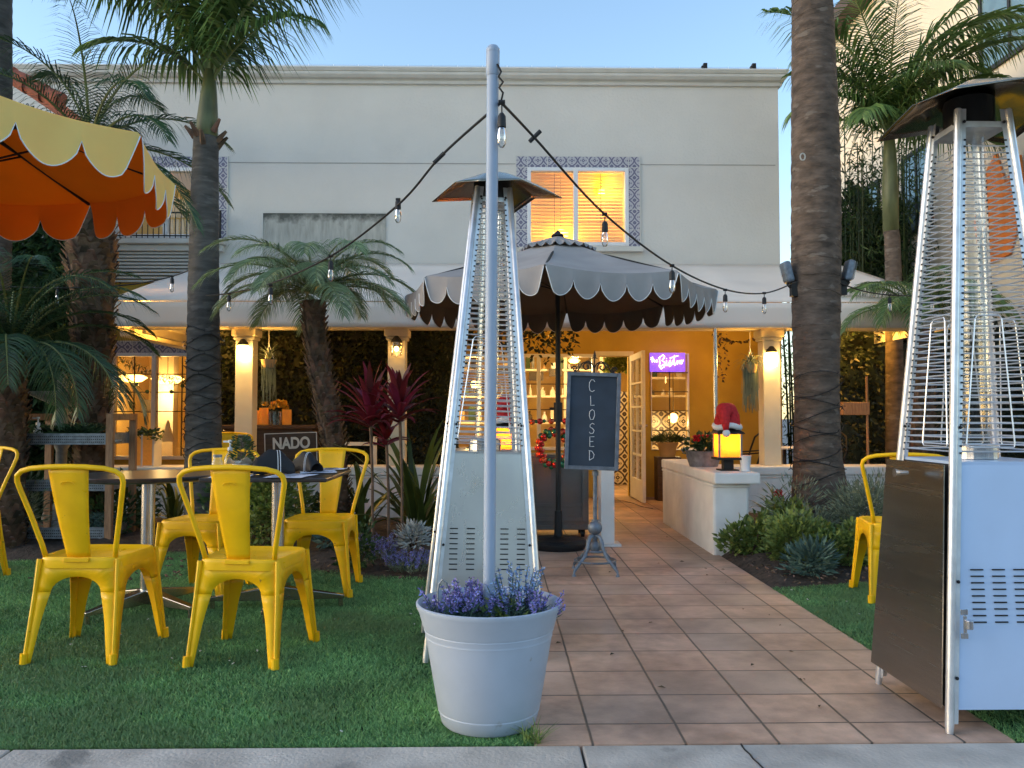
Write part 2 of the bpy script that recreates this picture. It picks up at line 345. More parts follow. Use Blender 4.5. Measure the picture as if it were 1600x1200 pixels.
def blades(name, n, xr, yr, h, mat, excl=None, bias=1.0):
    u = rng.random(n)**bias
    x = rng.uniform(*xr, n); y = yr[0] + u*(yr[1]-yr[0])
    keep = np.abs(x + .02*y) < .66*y + .15
    if excl is not None: keep &= excl(x, y)
    x, y = x[keep], y[keep]; n = len(x)
    a = rng.uniform(0, 2*PI, n); hh = h*rng.uniform(.55, 1.15, n); lean = rng.uniform(.3, 1.5, n); la = rng.uniform(0, 6.28, n)*.75 + np.sin(x*2+y*1.4)*.8
    wd = rng.uniform(.0011, .0021, n)*(.7+.18*y)
    dx, dy = np.cos(a)*wd, np.sin(a)*wd; lx, ly = np.cos(la)*lean*hh, np.sin(la)*lean*hh
    z0 = np.full(n, -.012)
    v = np.empty((n, 5, 3))
    v[:,0] = np.stack([x-dx, y-dy, z0], 1); v[:,1] = np.stack([x+dx, y+dy, z0], 1)
    v[:,2] = np.stack([x+dx*.8+lx*.4, y+dy*.8+ly*.4, z0+hh*.6], 1); v[:,3] = np.stack([x-dx*.8+lx*.4, y-dy*.8+ly*.4, z0+hh*.6], 1)
    v[:,4] = np.stack([x+lx, y+ly, z0+hh], 1)
    me = bpy.data.meshes.new(name); me.vertices.add(n*5); me.vertices.foreach_set('co', v.ravel())
    me.loops.add(n*7); me.polygons.add(n*2)
    b = (np.arange(n)*5)[:, None]
    li = np.concatenate([b+0, b+1, b+2, b+3, b+3, b+2, b+4], 1).ravel()
    me.loops.foreach_set('vertex_index', li.astype(np.int32))
    ls = np.stack([np.arange(n)*7, np.arange(n)*7+4], 1).ravel()
    me.polygons.foreach_set('loop_start', ls.astype(np.int32))
    me.update(calc_edges=True); me.materials.append(mat)
    o = bpy.data.objects.new(name, me); col.objects.link(o); return o
tag(blades('turf', 470000, (-4.6, .12), (2.752, 7.0), .020, M['grass'], lambda x, y: (y < 6.6 + .25*np.sin(x*2) - np.clip(x+2.4, 0, 2.6)*.42), 1.35), 'green artificial turf under the yellow chairs', 'turf', kind='stuff')
tag(blades('turf', 130000, (1.705, 4.2), (2.752, 5.4), .020, M['grass'], lambda x, y: y < 5.3 + .1*np.sin(x*3), 1.2), 'green turf right of the tiled path', 'turf', kind='stuff')
def tuft(name, c, n, h, spread, mat, label, w=.006):
    mb = MB()
    for i in range(n):
        a = U(0, 2*PI); l = h*U(.6, 1.2); s = spread*U(.3, 1)
        p = Vector((c[0]+U(-1,1)*spread*.25, c[1]+U(-1,1)*spread*.25, c[2])); d = Vector((math.cos(a)*s, math.sin(a)*s, l)); sd_ = Vector((-math.sin(a), math.cos(a), 0))*w
        q = p+d*.5+Vector((0,0,l*.12)); e = p+d
        mb.add([p-sd_, p+sd_, q+sd_*.7, q-sd_*.7, e], [(0,1,2,3),(3,2,4)])
    return tag(mb.build(name, mat), label, 'weeds')
tuft('weeds', G(832,1158), 60, .05, .11, M['leafy'], 'straggly green weeds at the right foot of the grey planter', .002)

def soil(name, x0, x1, y0, y1, zf, nx=70, ny=50):
    mb = MB()
    def f(u, v):
        x = x0+(x1-x0)*u; y = y0(x)+(y1-y0(x))*v; e = max(0, min(1, v*6, (1-v)*8, u*(x1-x0)*6, (1-u)*(x1-x0)*6))
        return (x, y, -.02 + e*(zf(x, y) + .018*math.sin(x*9+y*3)*math.cos(y*8) + U(0,.022)))
    mb.grid(f, nx, ny)
    return surf(name, mb, M['soil'], smooth=175)
soil('soil_bed', -6.5, .10, lambda x: 6.35 + .25*math.sin(x*2) - max(0, min(2.6, x+2.4))*.42, 8.42, lambda x, y: .05+.05*min(1, max(0, (y-5.6)/1.6)), 110, 50)
soil('soil_bed', 1.70, 7, lambda x: 5.18+.1*math.sin(x*3), 8.42, lambda x, y: .04+.10*min(1, max(0, (y-5.3)/2)), 90, 50)
mb = MB()
for i in range(800):
    x, y = (U(-3, 0), U(5.3, 6.6)) if i % 2 else (U(1.73, 3.4), U(5.15, 6.4)); s = U(.004, .014); zz = .03+.03*U(0,1)
    mb.box(-s, -s*.6, -s*.3, s, s*.6, s*.3, M=Matrix.Translation((x, y, zz)) @ Euler((U(-.6,.6), U(-.6,.6), U(0,6))).to_matrix().to_4x4())
tag(mb.build('bark_mulch', pm('mulch', (.13,.09,.06), .9, var=.6, vs=30, island=.6)), 'scattered bark chips on the bare soil', 'mulch', kind='stuff')

mb = MB(); hp_ = []
for i in range(61):
    x = -150+5*i; hp_.append((x, 7.5+2.2*math.sin(i*.7)+1.2*math.sin(i*1.9)))
mb.prism([(-150,-1)]+hp_+[(150,-1)], -62, -58); surf('hills', mb, pm('hillm', (.10,.095,.085), .95, var=.4, vs=.3))  # unseen backdrop behind the camera, added only to shape heater panel reflections
mb = MB()
for i in range(46):
    x, y = (U(-2.2,.05), U(2.85,6)) if i % 3 else (U(1.75,2.9), U(3.4,5.2)); s_ = U(.003,.007)
    mb.box(-s_,-s_*.5,-.001,s_,s_*.5,.001, M=Matrix.Translation((x,y,.006)) @ Euler((U(-.5,.5),U(-.5,.5),U(0,6))).to_matrix().to_4x4())
tag(mb.build('litter', pm('litterm', (.6,.58,.5), .8)), 'tiny pale petals and bits lying scattered on the turf', 'litter', kind='stuff')
mb = MB()
for i in range(26):
    x, y = U(.25, 1.68), U(2.9, 7.5); s_ = U(.008,.02); a = U(0, 6.28)
    mb.add([(x+s_*math.cos(a), y+s_*math.sin(a), .004), (x-s_*.4*math.sin(a), y+s_*.4*math.cos(a), .010), (x-s_*math.cos(a), y-s_*math.sin(a), .004), (x+s_*.4*math.sin(a), y-s_*.4*math.cos(a), .007)], [(0,1,2,3)])
tag(mb.build('fallen_leaves', pm('dryleaf', (.11,.075,.04), .8, island=.5)), 'a few small dry leaves lying on the tiled path', 'leaves', kind='stuff')
# ------------------------------------------------------------------ main building
YF = 11.0
def fx(px, Y=YF): return P(px, 650, Y).x
def fz(py, px=800, Y=YF): return P(px, py, Y).z
def wall(mb, x0, x1, z0, z1, y0, y1, ops, m=0):
    xs = sorted({x0, x1, *[o[0] for o in ops], *[o[1] for o in ops]}); zs = sorted({z0, z1, *[o[2] for o in ops], *[o[3] for o in ops]})
    xs = [x for x in xs if x0 <= x <= x1]; zs = [z for z in zs if z0 <= z <= z1]
    for a, b in zip(xs, xs[1:]):
        for c, d in zip(zs, zs[1:]):
            if any(o[0] < (a+b)/2 < o[1] and o[2] < (c+d)/2 < o[3] for o in ops): continue
            mb.add([(a,y0,c),(b,y0,c),(b,y0,d),(a,y0,d),(a,y1,c),(b,y1,c),(b,y1,d),(a,y1,d)], [(0,1,2,3),(5,4,7,6)], m)
    for o in ops:
        a, b, c, d = o
        mb.add([(a,y0,c),(a,y1,c),(a,y1,d),(a,y0,d)], [(0,1,2,3)], m); mb.add([(b,y0,c),(b,y1,c),(b,y1,d),(b,y0,d)], [(3,2,1,0)], m)
        mb.add([(a,y0,d),(a,y1,d),(b,y1,d),(b,y0,d)], [(0,1,2,3)], m); mb.add([(a,y0,c),(a,y1,c),(b,y1,c),(b,y0,c)], [(3,2,1,0)], m)
    return mb
XR = fx(1222); ZT = fz(132)
UW = (fx(824), fx(984), fz(384), fz(262, 900))                 # upper window
UL = (fx(175), fx(333), fz(374), fz(262, 260))
BL = thing('bistro_building', 'cream stucco two-storey restaurant building with moulded parapet and lit window', 'building', (0, YF, 0))
SB = 3.0
mb = wall(MB(), -8, XR, SB, ZT, YF, YF+.25, [UW, UL])
mb.add([(XR,YF,SB),(XR,17,SB),(XR,17,ZT),(XR,YF,ZT)], [(0,1,2,3)])
mb.box(-8, YF+.3, ZT-.3, XR-.01, 17, ZT-.2)
mb.build('upper_wall', M['stucco'], BL, BL.location)
MB().box(-8, YF-.004, fz(256)-.006, XR-.05, YF+.001, fz(256)+.004).build('wall_seam', pm('seam', (.36,.34,.31), .9), BL, BL.location)
# cornice
prof = [(a, b*.8) for a, b in [(0,0),(.035,.005),(.045,.04),(.02,.055),(.03,.075),(.07,.09),(.10,.13),(.105,.16),(.085,.18),(.10,.19),(.12,.235),(.11,.26),(.0,.275),(-.25,.275),(-.25,0)]]
mb = MB(); n = len(prof)
x0c, x1c = -8, XR
vs = [(x0c, YF-a, ZT-.015+b) for a, b in prof] + [(x1c+max(0, a), YF-a, ZT-.015+b) for a, b in prof] + [(x1c+max(0, a), 16, ZT-.015+b) for a, b in prof]
fs = [(i, (i+1) % n, n+(i+1) % n, n+i) for i in range(n)] + [(n+i, n+(i+1) % n, 2*n+(i+1) % n, 2*n+i) for i in range(n)] + [tuple(range(n))]
mb.add(vs, fs); mb.build('cornice', M['trim'], BL, BL.location)
mb = MB(); cz = ZT-.015+.22
for i in range(36): mb.cyl((-7.8+i*.33, YF-.06, cz), (-7.8+i*.33, YF-.06, cz+.03), .004, n=5)
mb.tube([(-7.8, YF-.06, cz+.02), (XR, YF-.06, cz+.02)], .002, 4)
mb.build('bird_wire', M['wire'], BL, BL.location)
for px in (1105, 1182): MB().box(fx(px)-.025, YF-.08, cz, fx(px)+.025, YF-.02, cz+.075).box(fx(px)-.05, YF-.075, cz+.02, fx(px)-.02, YF-.03, cz+.04).build('roof_bracket', M['black'], BL, BL.location)
MB().box(fx(407), YF-.012, fz(425), fx(601), YF, fz(334)).build('stained_panel', M['mildew'], BL, BL.location)
MB().box(fx(405), YF-.02, fz(425), fx(408), YF, fz(333)).box(fx(408), YF-.02, fz(335), fx(601), YF-.012, fz(333)).build('panel_trim', M['trim'], BL, BL.location)
def window(o, fw=.05, mull=None, tile=True, pane='winglass', parent=BL, off=None, grid=None):
    x0, x1, z0, z1 = o; off = off if off is not None else parent.location; Y0 = off[1]
    mb = MB(); y0, y1 = Y0-.02, Y0+.08
    mb.box(x0, y0, z0, x0+fw, y1, z1).box(x1-fw, y0, z0, x1, y1, z1).box(x0+fw, y0, z1-fw, x1-fw, y1, z1).box(x0+fw, y0, z0, x1-fw, y1, z0+fw)
    if mull: mb.box(mull-fw*.6, y0-.006, z0+fw, mull+fw*.6, y1, z1-fw)
    f = mb.build('window', M['white'], parent, off, bevel=.004)
    MB().box(x0+fw*.9, Y0+.03, z0+fw*.9, x1-fw*.9, Y0+.034, z1-fw*.9).build('pane', M[pane], f, off)
    if grid:
        g = MB()
        for gx in grid[0]: g.box(gx-.006, Y0+.01, z0+fw, gx+.006, Y0+.028, z1-fw)
        for gz in grid[1]: g.box(x0+fw, Y0+.012, gz-.006, x1-fw, Y0+.026, gz+.006)
        g.build('muntin', M['white'] if grid[2] else M['intdark'], f, off)
    if tile:
        t = MB(); tw = .145; g = MB()
        t.box(x0-tw, Y0-.012, z0-.02, x0, Y0, z1+tw).box(x1, Y0-.012, z0-.02, x1+tw, Y0, z1+tw).box(x0, Y0-.012, z1, x1, Y0, z1+tw)
        t.build('tile_surround', M['talavera'], f, off)
        k = 0
        for i in range(int((x1-x0+2*tw)/.29)+1):
            xx = x0+ i*(x1-x0)/5
            if i < 6: g.box(xx-.004, Y0-.015, z1, xx+.004, Y0-.0115, z1+tw)
        for sx in (x0-tw, x1):
            for i in range(5): g.box(sx, Y0-.015, z1-i*.28-.004, sx+tw, Y0-.0115, z1-i*.28+.004)
        for a, b, c, d in ((x0-tw-.012, x0-tw, z0-.02, z1+tw+.012), (x1+tw, x1+tw+.012, z0-.02, z1+tw+.012), (x0-tw, x1+tw, z1+tw, z1+tw+.012)): g.box(a, Y0-.014, c, b, Y0, d)
        g.build('tile_grout', M['trim'], f, off)
    return f
w1 = window(UW, .05, (UW[0]+UW[1])/2-.03)
mb = MB(); 
for i in range(26):
    z = UW[3]-.06 - i*.045
    if z < UW[2]+.05: break
    mb.box(UW[0]+.06, -.02, -.001, UW[1]-.06, .02, .001, M=Matrix.Translation((0, YF+.14, z)) @ Matrix.Rotation(R(66), 4, 'X'))
mb.build('blind', M['blind'], w1, BL.location)
g = MB()
for xx in (UW[0]+.37, UW[1]-.36): g.tube([(xx, YF+.10, UW[3]-.05), (xx, YF+.10, UW[2]+.05)], .003, 4)
for z in (.25, .48, .72, .95): g.box(UW[0]+.05, YF+.09, UW[3]-z-.004, UW[1]-.05, YF+.095, UW[3]-z)
g.build('blind_cord', M['intdark'], w1, BL.location)
window(UL, .05, (UL[0]+UL[1])/2)
MB().box(fx(898), YF-.09, fz(394), fx(1006), YF, fz(386)).box(UW[0]-.1, YF-.07, fz(394), fx(898), YF, fz(387)).build('window_sill', M['trim'], BL, BL.location, bevel=.01)
mb = MB().box(fx(150), YF-.16, fz(386), fx(352), YF, fz(378)).box(fx(155), YF-.10, fz(396), fx(348), YF, fz(386))
mb.build('ledge', M['trim'], BL, BL.location, bevel=.015)
mb = MB()
for i in range(9): mb.box(fx(150), YF-.06, fz(400+i*5.4), fx(336), YF-.001, fz(397+i*5.4))
mb.build('louvre', M['trim'], BL, BL.location)
mb = MB(); z0, z1 = fz(377), fz(338)
for i in range(21): mb.cyl((fx(172)+i*.072, YF-.13, z0), (fx(172)+i*.072, YF-.13, z1), .006, n=6)
mb.cyl((fx(172), YF-.13, z1), (fx(345), YF-.13, z1), .012, n=6); mb.cyl((fx(172), YF-.13, z0+.03), (fx(345), YF-.13, z0+.03), .009, n=6); mb.cyl((fx(345), YF-.13, z0), (fx(345), YF-.13, z1+.03), .016, n=6)
mb.build('railing', M['iron'], BL, BL.location)
# lower storey
LW = (fx(172), fx(343), .50, fz(552)); DW = (fx(700), fx(930), .62, fz(553)); DO = (fx(935), fx(984), 0.0, fz(556)); BW = (fx(1017), fx(1077), .62, fz(552))
LB = SB
mb = wall(MB(), -8, XR, 0, LB, YF, YF+.2, [LW, DW, DO, BW]); mb.add([(XR,YF,0),(XR,15,0),(XR,15,LB),(XR,YF,LB)], [(0,1,2,3)])
mb.build('lower_wall', M['ochre'], BL, BL.location)
lw = window(LW, .045, fx(240), grid=([fx(208), fx(283)], [fz(585), fz(613), fz(643)], 0))
g = MB(); x0, x1 = fx(240), fx(343)
window(DW, .04, fx(842), tile=False, grid=([fx(762), fx(905), fx(800), fx(872)], [fz(600), fz(640)], 0))
bw = window(BW, .012, None, tile=False, grid=([fx(1047)], [fz(582), fz(612), fz(642), fz(673)], 0))
DF = MB().box(DO[0]-.05, YF-.03, 0, DO[0], YF+.1, DO[3]+.06).box(DO[1], YF-.03, 0, DO[1]+.05, YF+.1, DO[3]+.06).box(DO[0], YF-.03, DO[3], DO[1], YF+.1, DO[3]+.06)
DF.build('door_frame', M['cream'], BL, BL.location, bevel=.004)
# open french door leaf, perpendicular to the wall
xd = DO[1]+.02
mb = MB(); ya, yb = YF-.95, YF-.04; zt = DO[3]+.0; z0 = .02
ys = [ya, ya+.09, (ya+yb)/2-.012, (ya+yb)/2+.012, yb-.09, yb]
mb.box(xd-.02, ya, z0, xd+.02, ya+.09, zt).box(xd-.02, yb-.09, z0, xd+.02, yb, zt).box(xd-.019, ys[2], .28, xd+.019, ys[3], zt-.08).box(xd-.0185, ya+.09, z0, xd+.0185, yb-.09, .28).box(xd-.0185, ya+.09, zt-.08, xd+.0185, yb-.09, zt)
for i in range(1, 5):
    z = .28 + (zt-.36)*i/5
    mb.box(xd-.016, ya+.09, z-.012, xd+.016, ys[2], z+.012).box(xd-.016, ys[3], z-.012, xd+.016, yb-.09, z+.012)
dl = mb.build('door', M['cream'], BL, BL.location, bevel=.003)
MB().box(xd-.003, ya+.085, .27, xd+.003, yb-.085, zt-.075).build('door_pane', M['winglass'], dl, BL.location)
MB().cyl((xd-.05, ya+.05, .95), (xd+.05, ya+.05, .95), .018, n=10).build('door_handle', M['chrome'], dl, BL.location)
# interior shell
mb = MB(); mb.box(-6, 14.4, 0, XR-.1, 14.5, 2.6).box(-6, YF+.22, 2.5, XR-.1, 14.4, 2.55).box(-6.1, YF+.22, 0, -6, 14.4, 2.5).box(XR-.1, YF+.22, 0, XR, 14.4, 2.5).box(-2.6, YF+.22, 0, -2.5, 14.4, 2.5)
mb.build('interior_wall', M['intwall'], BL, BL.location)
MB().box(.2, YF+.7, 3.0, 2.3, YF+.8, 4.7).box(-5.6, YF+.7, 3.0, -3.6, YF+.8, 4.7).build('upper_room_wall', M['intwall'], BL, BL.location)
MB().box(1.25, 13.0, .0, 2.25, 13.05, 1.45).box(2.1, 12.3, 0, 3.2, 12.35, 1.15).build('patterned_tile_wall', M['pattern'], BL, BL.location)
mb = MB()
for x in (-.9, -.3, .35, 1.0, 1.55): mb.box(x, 12.6, 0, x+.05, 12.65, 2.4)
for z in (.95, 1.35, 1.75): mb.box(-1.0, 12.55, z, 1.6, 12.9, z+.03)
mb.build('shelving', M['intwhite'], BL, BL.location); mb = MB()
for z in (1.35, 1.62): mb.box(2.05, 12.3, z, 3.3, 12.6, z+.03)
mb.build('shelving', M['intwhite'], BL, BL.location); mb = MB()
for z in (.6, 1.0, 1.4): mb.box(-4.4, 13.6, z, -3.3, 13.9, z+.03)
mb.build('shelving', M['intwhite'], BL, BL.location)
for q in ((-5.3,-5.0),(-3.2,-3.0)): MB().box(q[0], 12.9, .0, q[1], 13.1, 2.3).build('interior_pillar', M['intwhite'], BL, BL.location)
def itemset(xr, y, zs, n, mats, wr=(.04,.12), hr=(.08,.24)):
    for z in zs:
        x = xr[0]
        while x < xr[1]:
            wd = U(*wr); h = U(*hr); t = random.random()
            b = MB()
            if t < .5: b.box(x, y, z, x+wd, y+.1, z+h)
            else: b.lathe([(.0001,0),(wd*.45,0),(wd*.5,h*.2),(wd*.4,h*.6),(wd*.15,h*.75),(wd*.18,h),(.0001,h)], (x+wd/2, y+.05, z), 10)
            yield b, random.choice(mats)
            x += wd+U(.02, .16)
k = 0
SHM = [M['white'], M['intdark'], M['terra'], M['galv'], M['cream'], M['leafd']]
for b, m_ in list(itemset((-.85, 1.5), 12.65, (.98, 1.38, 1.78), 9, SHM)) + list(itemset((2.1, 3.2), 12.4, (1.38, 1.65), 6, SHM)) + list(itemset((-4.3, -3.4), 13.7, (.63, 1.03), 6, SHM)):
    tag(b.build('shelf_item', m_, smooth=40), 'small jar or box on the lit shelves inside the restaurant windows', 'container', 'items on the indoor shelves')
# dark picture frames and tv inside
for i, (px, py, s, Y) in enumerate(((838,588,.22,12.5),(868,582,.2,12.5),(237,635,.35,13.4),(786,578,.2,12.5))):
    p = P(px, py, Y); tag(MB().box(p.x-s*.5, p.y, p.z-s*.3, p.x+s*.5, p.y+.03, p.z+s*.3).box(p.x-s*.42, p.y-.004, p.z-s*.24, p.x+s*.42, p.y, p.z+s*.24).build('screen', M['intdark'], bevel=.004), ['black order screen hanging inside, left of the umbrella pole','black order screen hanging inside, right of the umbrella pole','dark wall screen seen through the left ground-floor window','dark order screen seen through the glass of the middle heater'][i], 'screen')
def plight(parent, loc, e, c=(1,.50,.08), r=.05):
    l = bpy.data.lights.new('lamp_light', 'POINT'); l.energy = e*.74; l.color = c; l.shadow_soft_size = r
    o = bpy.data.objects.new('lamp_light', l); col.objects.link(o); o.location = loc; o.parent = parent; return o
def pendant(px, py, Y, label, r=.10, e=12, flat=.5):
    p = P(px, py, Y); t = thing('pendant_lamp', label, 'lamp', p)
    MB().lathe([(.0001,-r*flat),(r*.6,-r*flat*.8),(r,0),(r*.7,r*flat*.5),(.02,r*flat*.7)], (0,0,0), 16).build('shade', M['lampglow'], t, smooth=60)
    MB().cyl((0,0,r*.3), (0,0,2.5-p.z if p.z < 2.5 else 4.4-p.z), .006, n=5).build('cord', M['intdark'], t)
    plight(t, (0, -.2, -r*1.2), e, (1,.66,.26)); return t
pendant(897, 563, 12.0, 'round glowing ceiling lamp inside, left of the open door', .09, 26)
pendant(1052, 652, 11.8, 'amber glass lamp glowing in the narrow window under the neon sign', .07, 9, 1.2)
pendant(207, 590, 13.0, 'wide yellow pendant lamp in the left window, left of the mullion', .22, 10, .35)
pendant(262, 592, 12.8, 'wide yellow pendant lamp in the left window, right of the mullion', .24, 12, .35)
pendant(742, 600, 12.2, 'hanging lamp inside, seen through the left part of the middle heater', .07, 22, 1)
pendant(876, 366, YF+.45, 'glowing lamp in the upper window above the grey umbrella tip', .12, 16, .8)
pendant(940, 300, YF+.5, 'glowing lamp in the right half of the upper window', .06, 12, .8)
pendant(250, 300, YF+.5, 'dim lamp behind the upper left window', .05, .3, .8)
# indoor garland in left window
mb = MB()
for i in range(700):
    t = U(0, 1); px = 165+t*185; py = 548+math.sin(min(t*1.2, 1)*PI*.5)*52 + (0 if t < .6 else -(t-.6)*60)
    p = P(px, py, YF+.3)+Vector((U(-.04,.04), U(-.04,.04), U(-.05,.05)))
    d = Vector((U(-1,1), U(-1,1), U(-1,.4))).normalized()*U(.04,.09); s = fr(d)[0]*.008
    mb.add([p-s, p+s, p+d], [(0,1,2)])
tag(mb.build('garland', M['leafd']), 'dark pine garland swagged across the left ground-floor window', 'garland')
for i, (px, py) in enumerate(((230,612),(268,612),(285,603),(213,600))):
    p = P(px, py, YF+.28); o = MB().ball(p, .028).build('bauble', M['bgreen'], smooth=180)
    tag(o, ['teal bauble hanging left of the mullion in the left window, lower one','teal bauble hanging right of the mullion in the left window','teal bauble by the palm trunk in the left window','teal bauble highest on the left side of the left window'][i], 'bauble')
# small tree inside left window
p = P(262, 690, YF+.35); t = thing('indoor_tree', 'small lit cone tree on the sill inside the left window', 'ornament', p)
MB().lathe([(.09,0),(.085,.03),(.05,.14),(.012,.28),(.0001,.3)], (0,0,0), 12).build('cone', M['intwhite'], t, smooth=60)
# awning
AY0, AY1 = 8.2, 10.99; AX0, AX1 = P(166,480,AY0).x, P(1493,480,AY0).x
zt0, zb0, zt1 = 2.205, 1.945, P(800,413,YF).z
AW = thing('awning', 'long white canvas patio awning with a deep front valance', 'awning', (0, AY0, 0))
mb = MB()
def sag(u, v):
    z = zt0+(zt1-zt0)*v; b = abs(math.sin(u*PI*9)); return (AX0+(AX1-AX0)*u, AY0+(AY1-AY0)*v, z-.03*math.sin(v*PI)*b)
mb.grid(sag, 90, 8)
mb.build('canopy', M['awn'], AW, AW.location, smooth=60, solid=.01)
mb = MB()
mb.grid(lambda u, v: (AX0+(AX1-AX0)*u, AY0-.012-.012*math.sin(u*60)*v, zt0-.012+(zb0-zt0+.012)*v), 160, 4)
mb.build('valance', M['awn'], AW, AW.location, smooth=60, solid=.008)
for X in (AX0, AX1): mb = MB(); mb.grid(lambda u, v: (X, AY0+.02+(AY1-AY0-.02)*u, zt0+(zt1-zt0)*u*(1-v)-(.0 if v == 0 else .26)*v + 0*(u)), 12, 3); mb.build('side_valance', M['awn'], AW, AW.location, solid=.008)
mb = MB().box(AX0+.02, AY0+.04, zb0+.02, AX1-.02, AY0+.09, zb0+.07)
for i in range(9):
    X = AX0+.05+(AX1-AX0-.1)*i/8; mb.tube([(X, AY0+.08, zt0-.02), (X, AY1-.02, zt1-.04)], .02, 6)
mb.build('awning_frame', M['galv'], AW, AW.location)
BE = thing('patio_beam', 'painted beam across the patio columns under the awning', 'beam', (0, 8.6, 0))
mb = MB().box(AX0+.1, 8.55, 1.965, AX1-.1, 8.72, 2.06).box(-3.95, 8.73, 1.90, -3.80, 10.95, 2.0).box(-3.72, 8.73, 1.93, -3.68, 10.95, 2.03)
mb.build('beam', M['colm'], BE, BE.location, bevel=.006)
# patio columns
def column(px, label, wd=.18, Y=8.63):
    p = P(px, 600, Y); t = thing('patio_column', label, 'column', (p.x, Y, 0), 0, 'square columns on the patio wall')
    MB().box(-wd/2, -wd/2, .56, wd/2, wd/2, 1.85).build('shaft', M['colm'], t, bevel=.008)
    MB().box(-wd/2-.02, -wd/2-.02, 1.85, wd/2+.02, wd/2+.02, 1.885).box(-wd/2-.035, -wd/2-.035, 1.885, wd/2+.035, wd/2+.035, 1.963).build('capital', M['colm'], t, bevel=.012)
    return t
column(385, 'pale square column with the brightly lit lamp, left of the shaggy palm')
column(621, 'pale square column with the dim lamp, behind the red cordyline')
column(1202, 'pale square column with a lit lamp, right of the spider plant')
def metal_post(px, Y, z1, label):
    p = P(px, 600, Y); t = thing('metal_post', label, 'post', (p.x, Y, 0))
    MB().cyl((0,0,0), (0,0,z1), .022, n=12).build('pole', M['chrome'], t, smooth=40)
    MB().lathe([(.0001,.001),(.06,.001),(.06,.012),(.024,.02),(.024,.05)], (0,0,0), 16).build('foot_plate', M['chrome'], t)
metal_post(1118, 8.25, 1.98, 'thin silver awning post behind the counter with the lantern')
metal_post(107, 8.25, 2.0, 'thin silver awning post at the left end of the awning')
def sconce(px, py, label, lit):
    p = P(px, py, 8.5); t = thing('wall_lamp', label, 'lamp', p, 0, 'lamps on the patio columns')
    MB().lathe([(.0001,.10),(.02,.095),(.055,.05),(.06,.03),(.05,.03)], (0,-.03,0), 14).box(-.035, .0, -.02, .035, .03, .07).build('cap', M['iron'], t, smooth=50)
    MB().lathe([(.055,.03),(.064,-.02),(.052,-.11),(.0001,-.125)], (0,-.03,0), 14).build('shade', M['frosted'] if lit else M['glass'], t, smooth=60)
    MB().ball((0,-.03,-.035), .026).build('bulb', M['bulbhot'] if lit else M['bulbdim'], t, smooth=180)
    plight(t, (0,-.09,-.04), 17 if lit else .8, r=.035)
sconce(381, 545, 'brightly lit lamp on the column left of the shaggy palm', True)
sconce(620, 540, 'dimly glowing lamp on the column behind the red cordyline', False)
sconce(1204, 556, 'brightly lit lamp on the column by the thick palm trunk', True)
# hidden-from-view downlights recessed under the awning (the photo's warm soffit wash)
for i, (x, y, e) in enumerate(((-3.72, 9.1, 30), (2.6, 9.8, 8), (.6, 9.6, 8), (4.1, 9.5, 22))):
    t = thing('downlight', ['warm round downlight under the awning over the left window','warm round downlight under the awning before the neon window','warm round downlight under the awning before the entrance','warm round downlight under the right end of the awning'][i], 'lamp', (x, y, 2.30))
    MB().lathe([(.0001,.03),(.07,.03),(.08,0),(.06,0)], (0,0,0), 16).build('housing', M['white'], t)
    MB().lathe([(.0001,.006),(.058,.006)], (0,0,0), 16).build('lens', M['lampglow'], t)
    plight(t, (0,0,-.06), e, r=.06)
# low walls and counters
def lowwall(x0, x1, y0, y1, h, label, name='low_wall', cap=.03, cat='wall'):
    t = thing(name, label, cat, ((x0+x1)/2, (y0+y1)/2, 0))
    nx = max(2, int((x1-x0)/.06)); mb = MB()
    MB().box(x0, y0, -.05, x1, y1, h-.10).build('wall_body', M['lwall'], t, t.location, bevel=.02)
    MB().box(x0-.006, y0-.014, h-.12, x1+.014, y1+.01, h-.09).box(x0-.008, y0-cap, h-.088, x1+cap, y1+.012, h).build('coping', M['lwall'], t, t.location, bevel=.014)
    return t
lowwall(-6.4, -.2, 8.42, 8.78, .56, 'long low pale wall behind the left planting bed')
lowwall(1.97, 6.0, 8.42, 8.78, .56, 'low pale wall behind the right bed and the thick palm')
lowwall(1.66, 1.94, 6.42, 8.40, .635, 'white rough-plastered counter wall right of the path holding the lantern', 'counter_wall', .07)
lowwall(-.13, .17, 6.55, 8.35, .635, 'white plastered counter wall left of the path behind the middle heater', 'counter_wall', .05)
# ivy hedges
def leaf(mb, p, d, l, w, m=0, fold=.25):
    d = Vector(d).normalized(); u, v_ = fr(d); a = U(0, 6.28); u = u*math.cos(a)+v_*math.sin(a)
    s = u*w*.5; up = d.cross(u)*w*fold; q = p+d*l*.45
    mb.add([p, q+s+up, p+d*l, q-s+up], [(0,1,2,3)], m)
def hedge(name, label, x0, x1, y0, y1, z0, z1, n, mat, l=.07, cat='hedge', back=True):
    t = thing(name, label, cat, ((x0+x1)/2, y1, z0))
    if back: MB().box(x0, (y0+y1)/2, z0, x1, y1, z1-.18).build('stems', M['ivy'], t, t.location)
    mb = MB()
    for i in range(n):
        x = U(x0, x1); z = U(z0, z1+.25*math.sin(x*7)*math.sin(x*2.3+1)+.12); b = .5+.5*math.sin(x*5+2*math.sin(z*4))*math.sin(z*6+x*2)
        p = Vector((x, y0+(y1-y0)*.5*(1-b)*U(.5,1), z)); leaf(mb, p, (U(-1,1), -U(.2,1), U(-1,.3)), l*U(.6,1.3), l*.75)
    mb.build('foliage', mat, t, t.location); return t
hedge('ivy_hedge', 'dark ivy-covered screen at the back of the patio left of the entrance', P(335,600,10.5).x, P(716,600,10.5).x, 10.2, 10.7, 0, 2.35, 7000, M['ivy'])
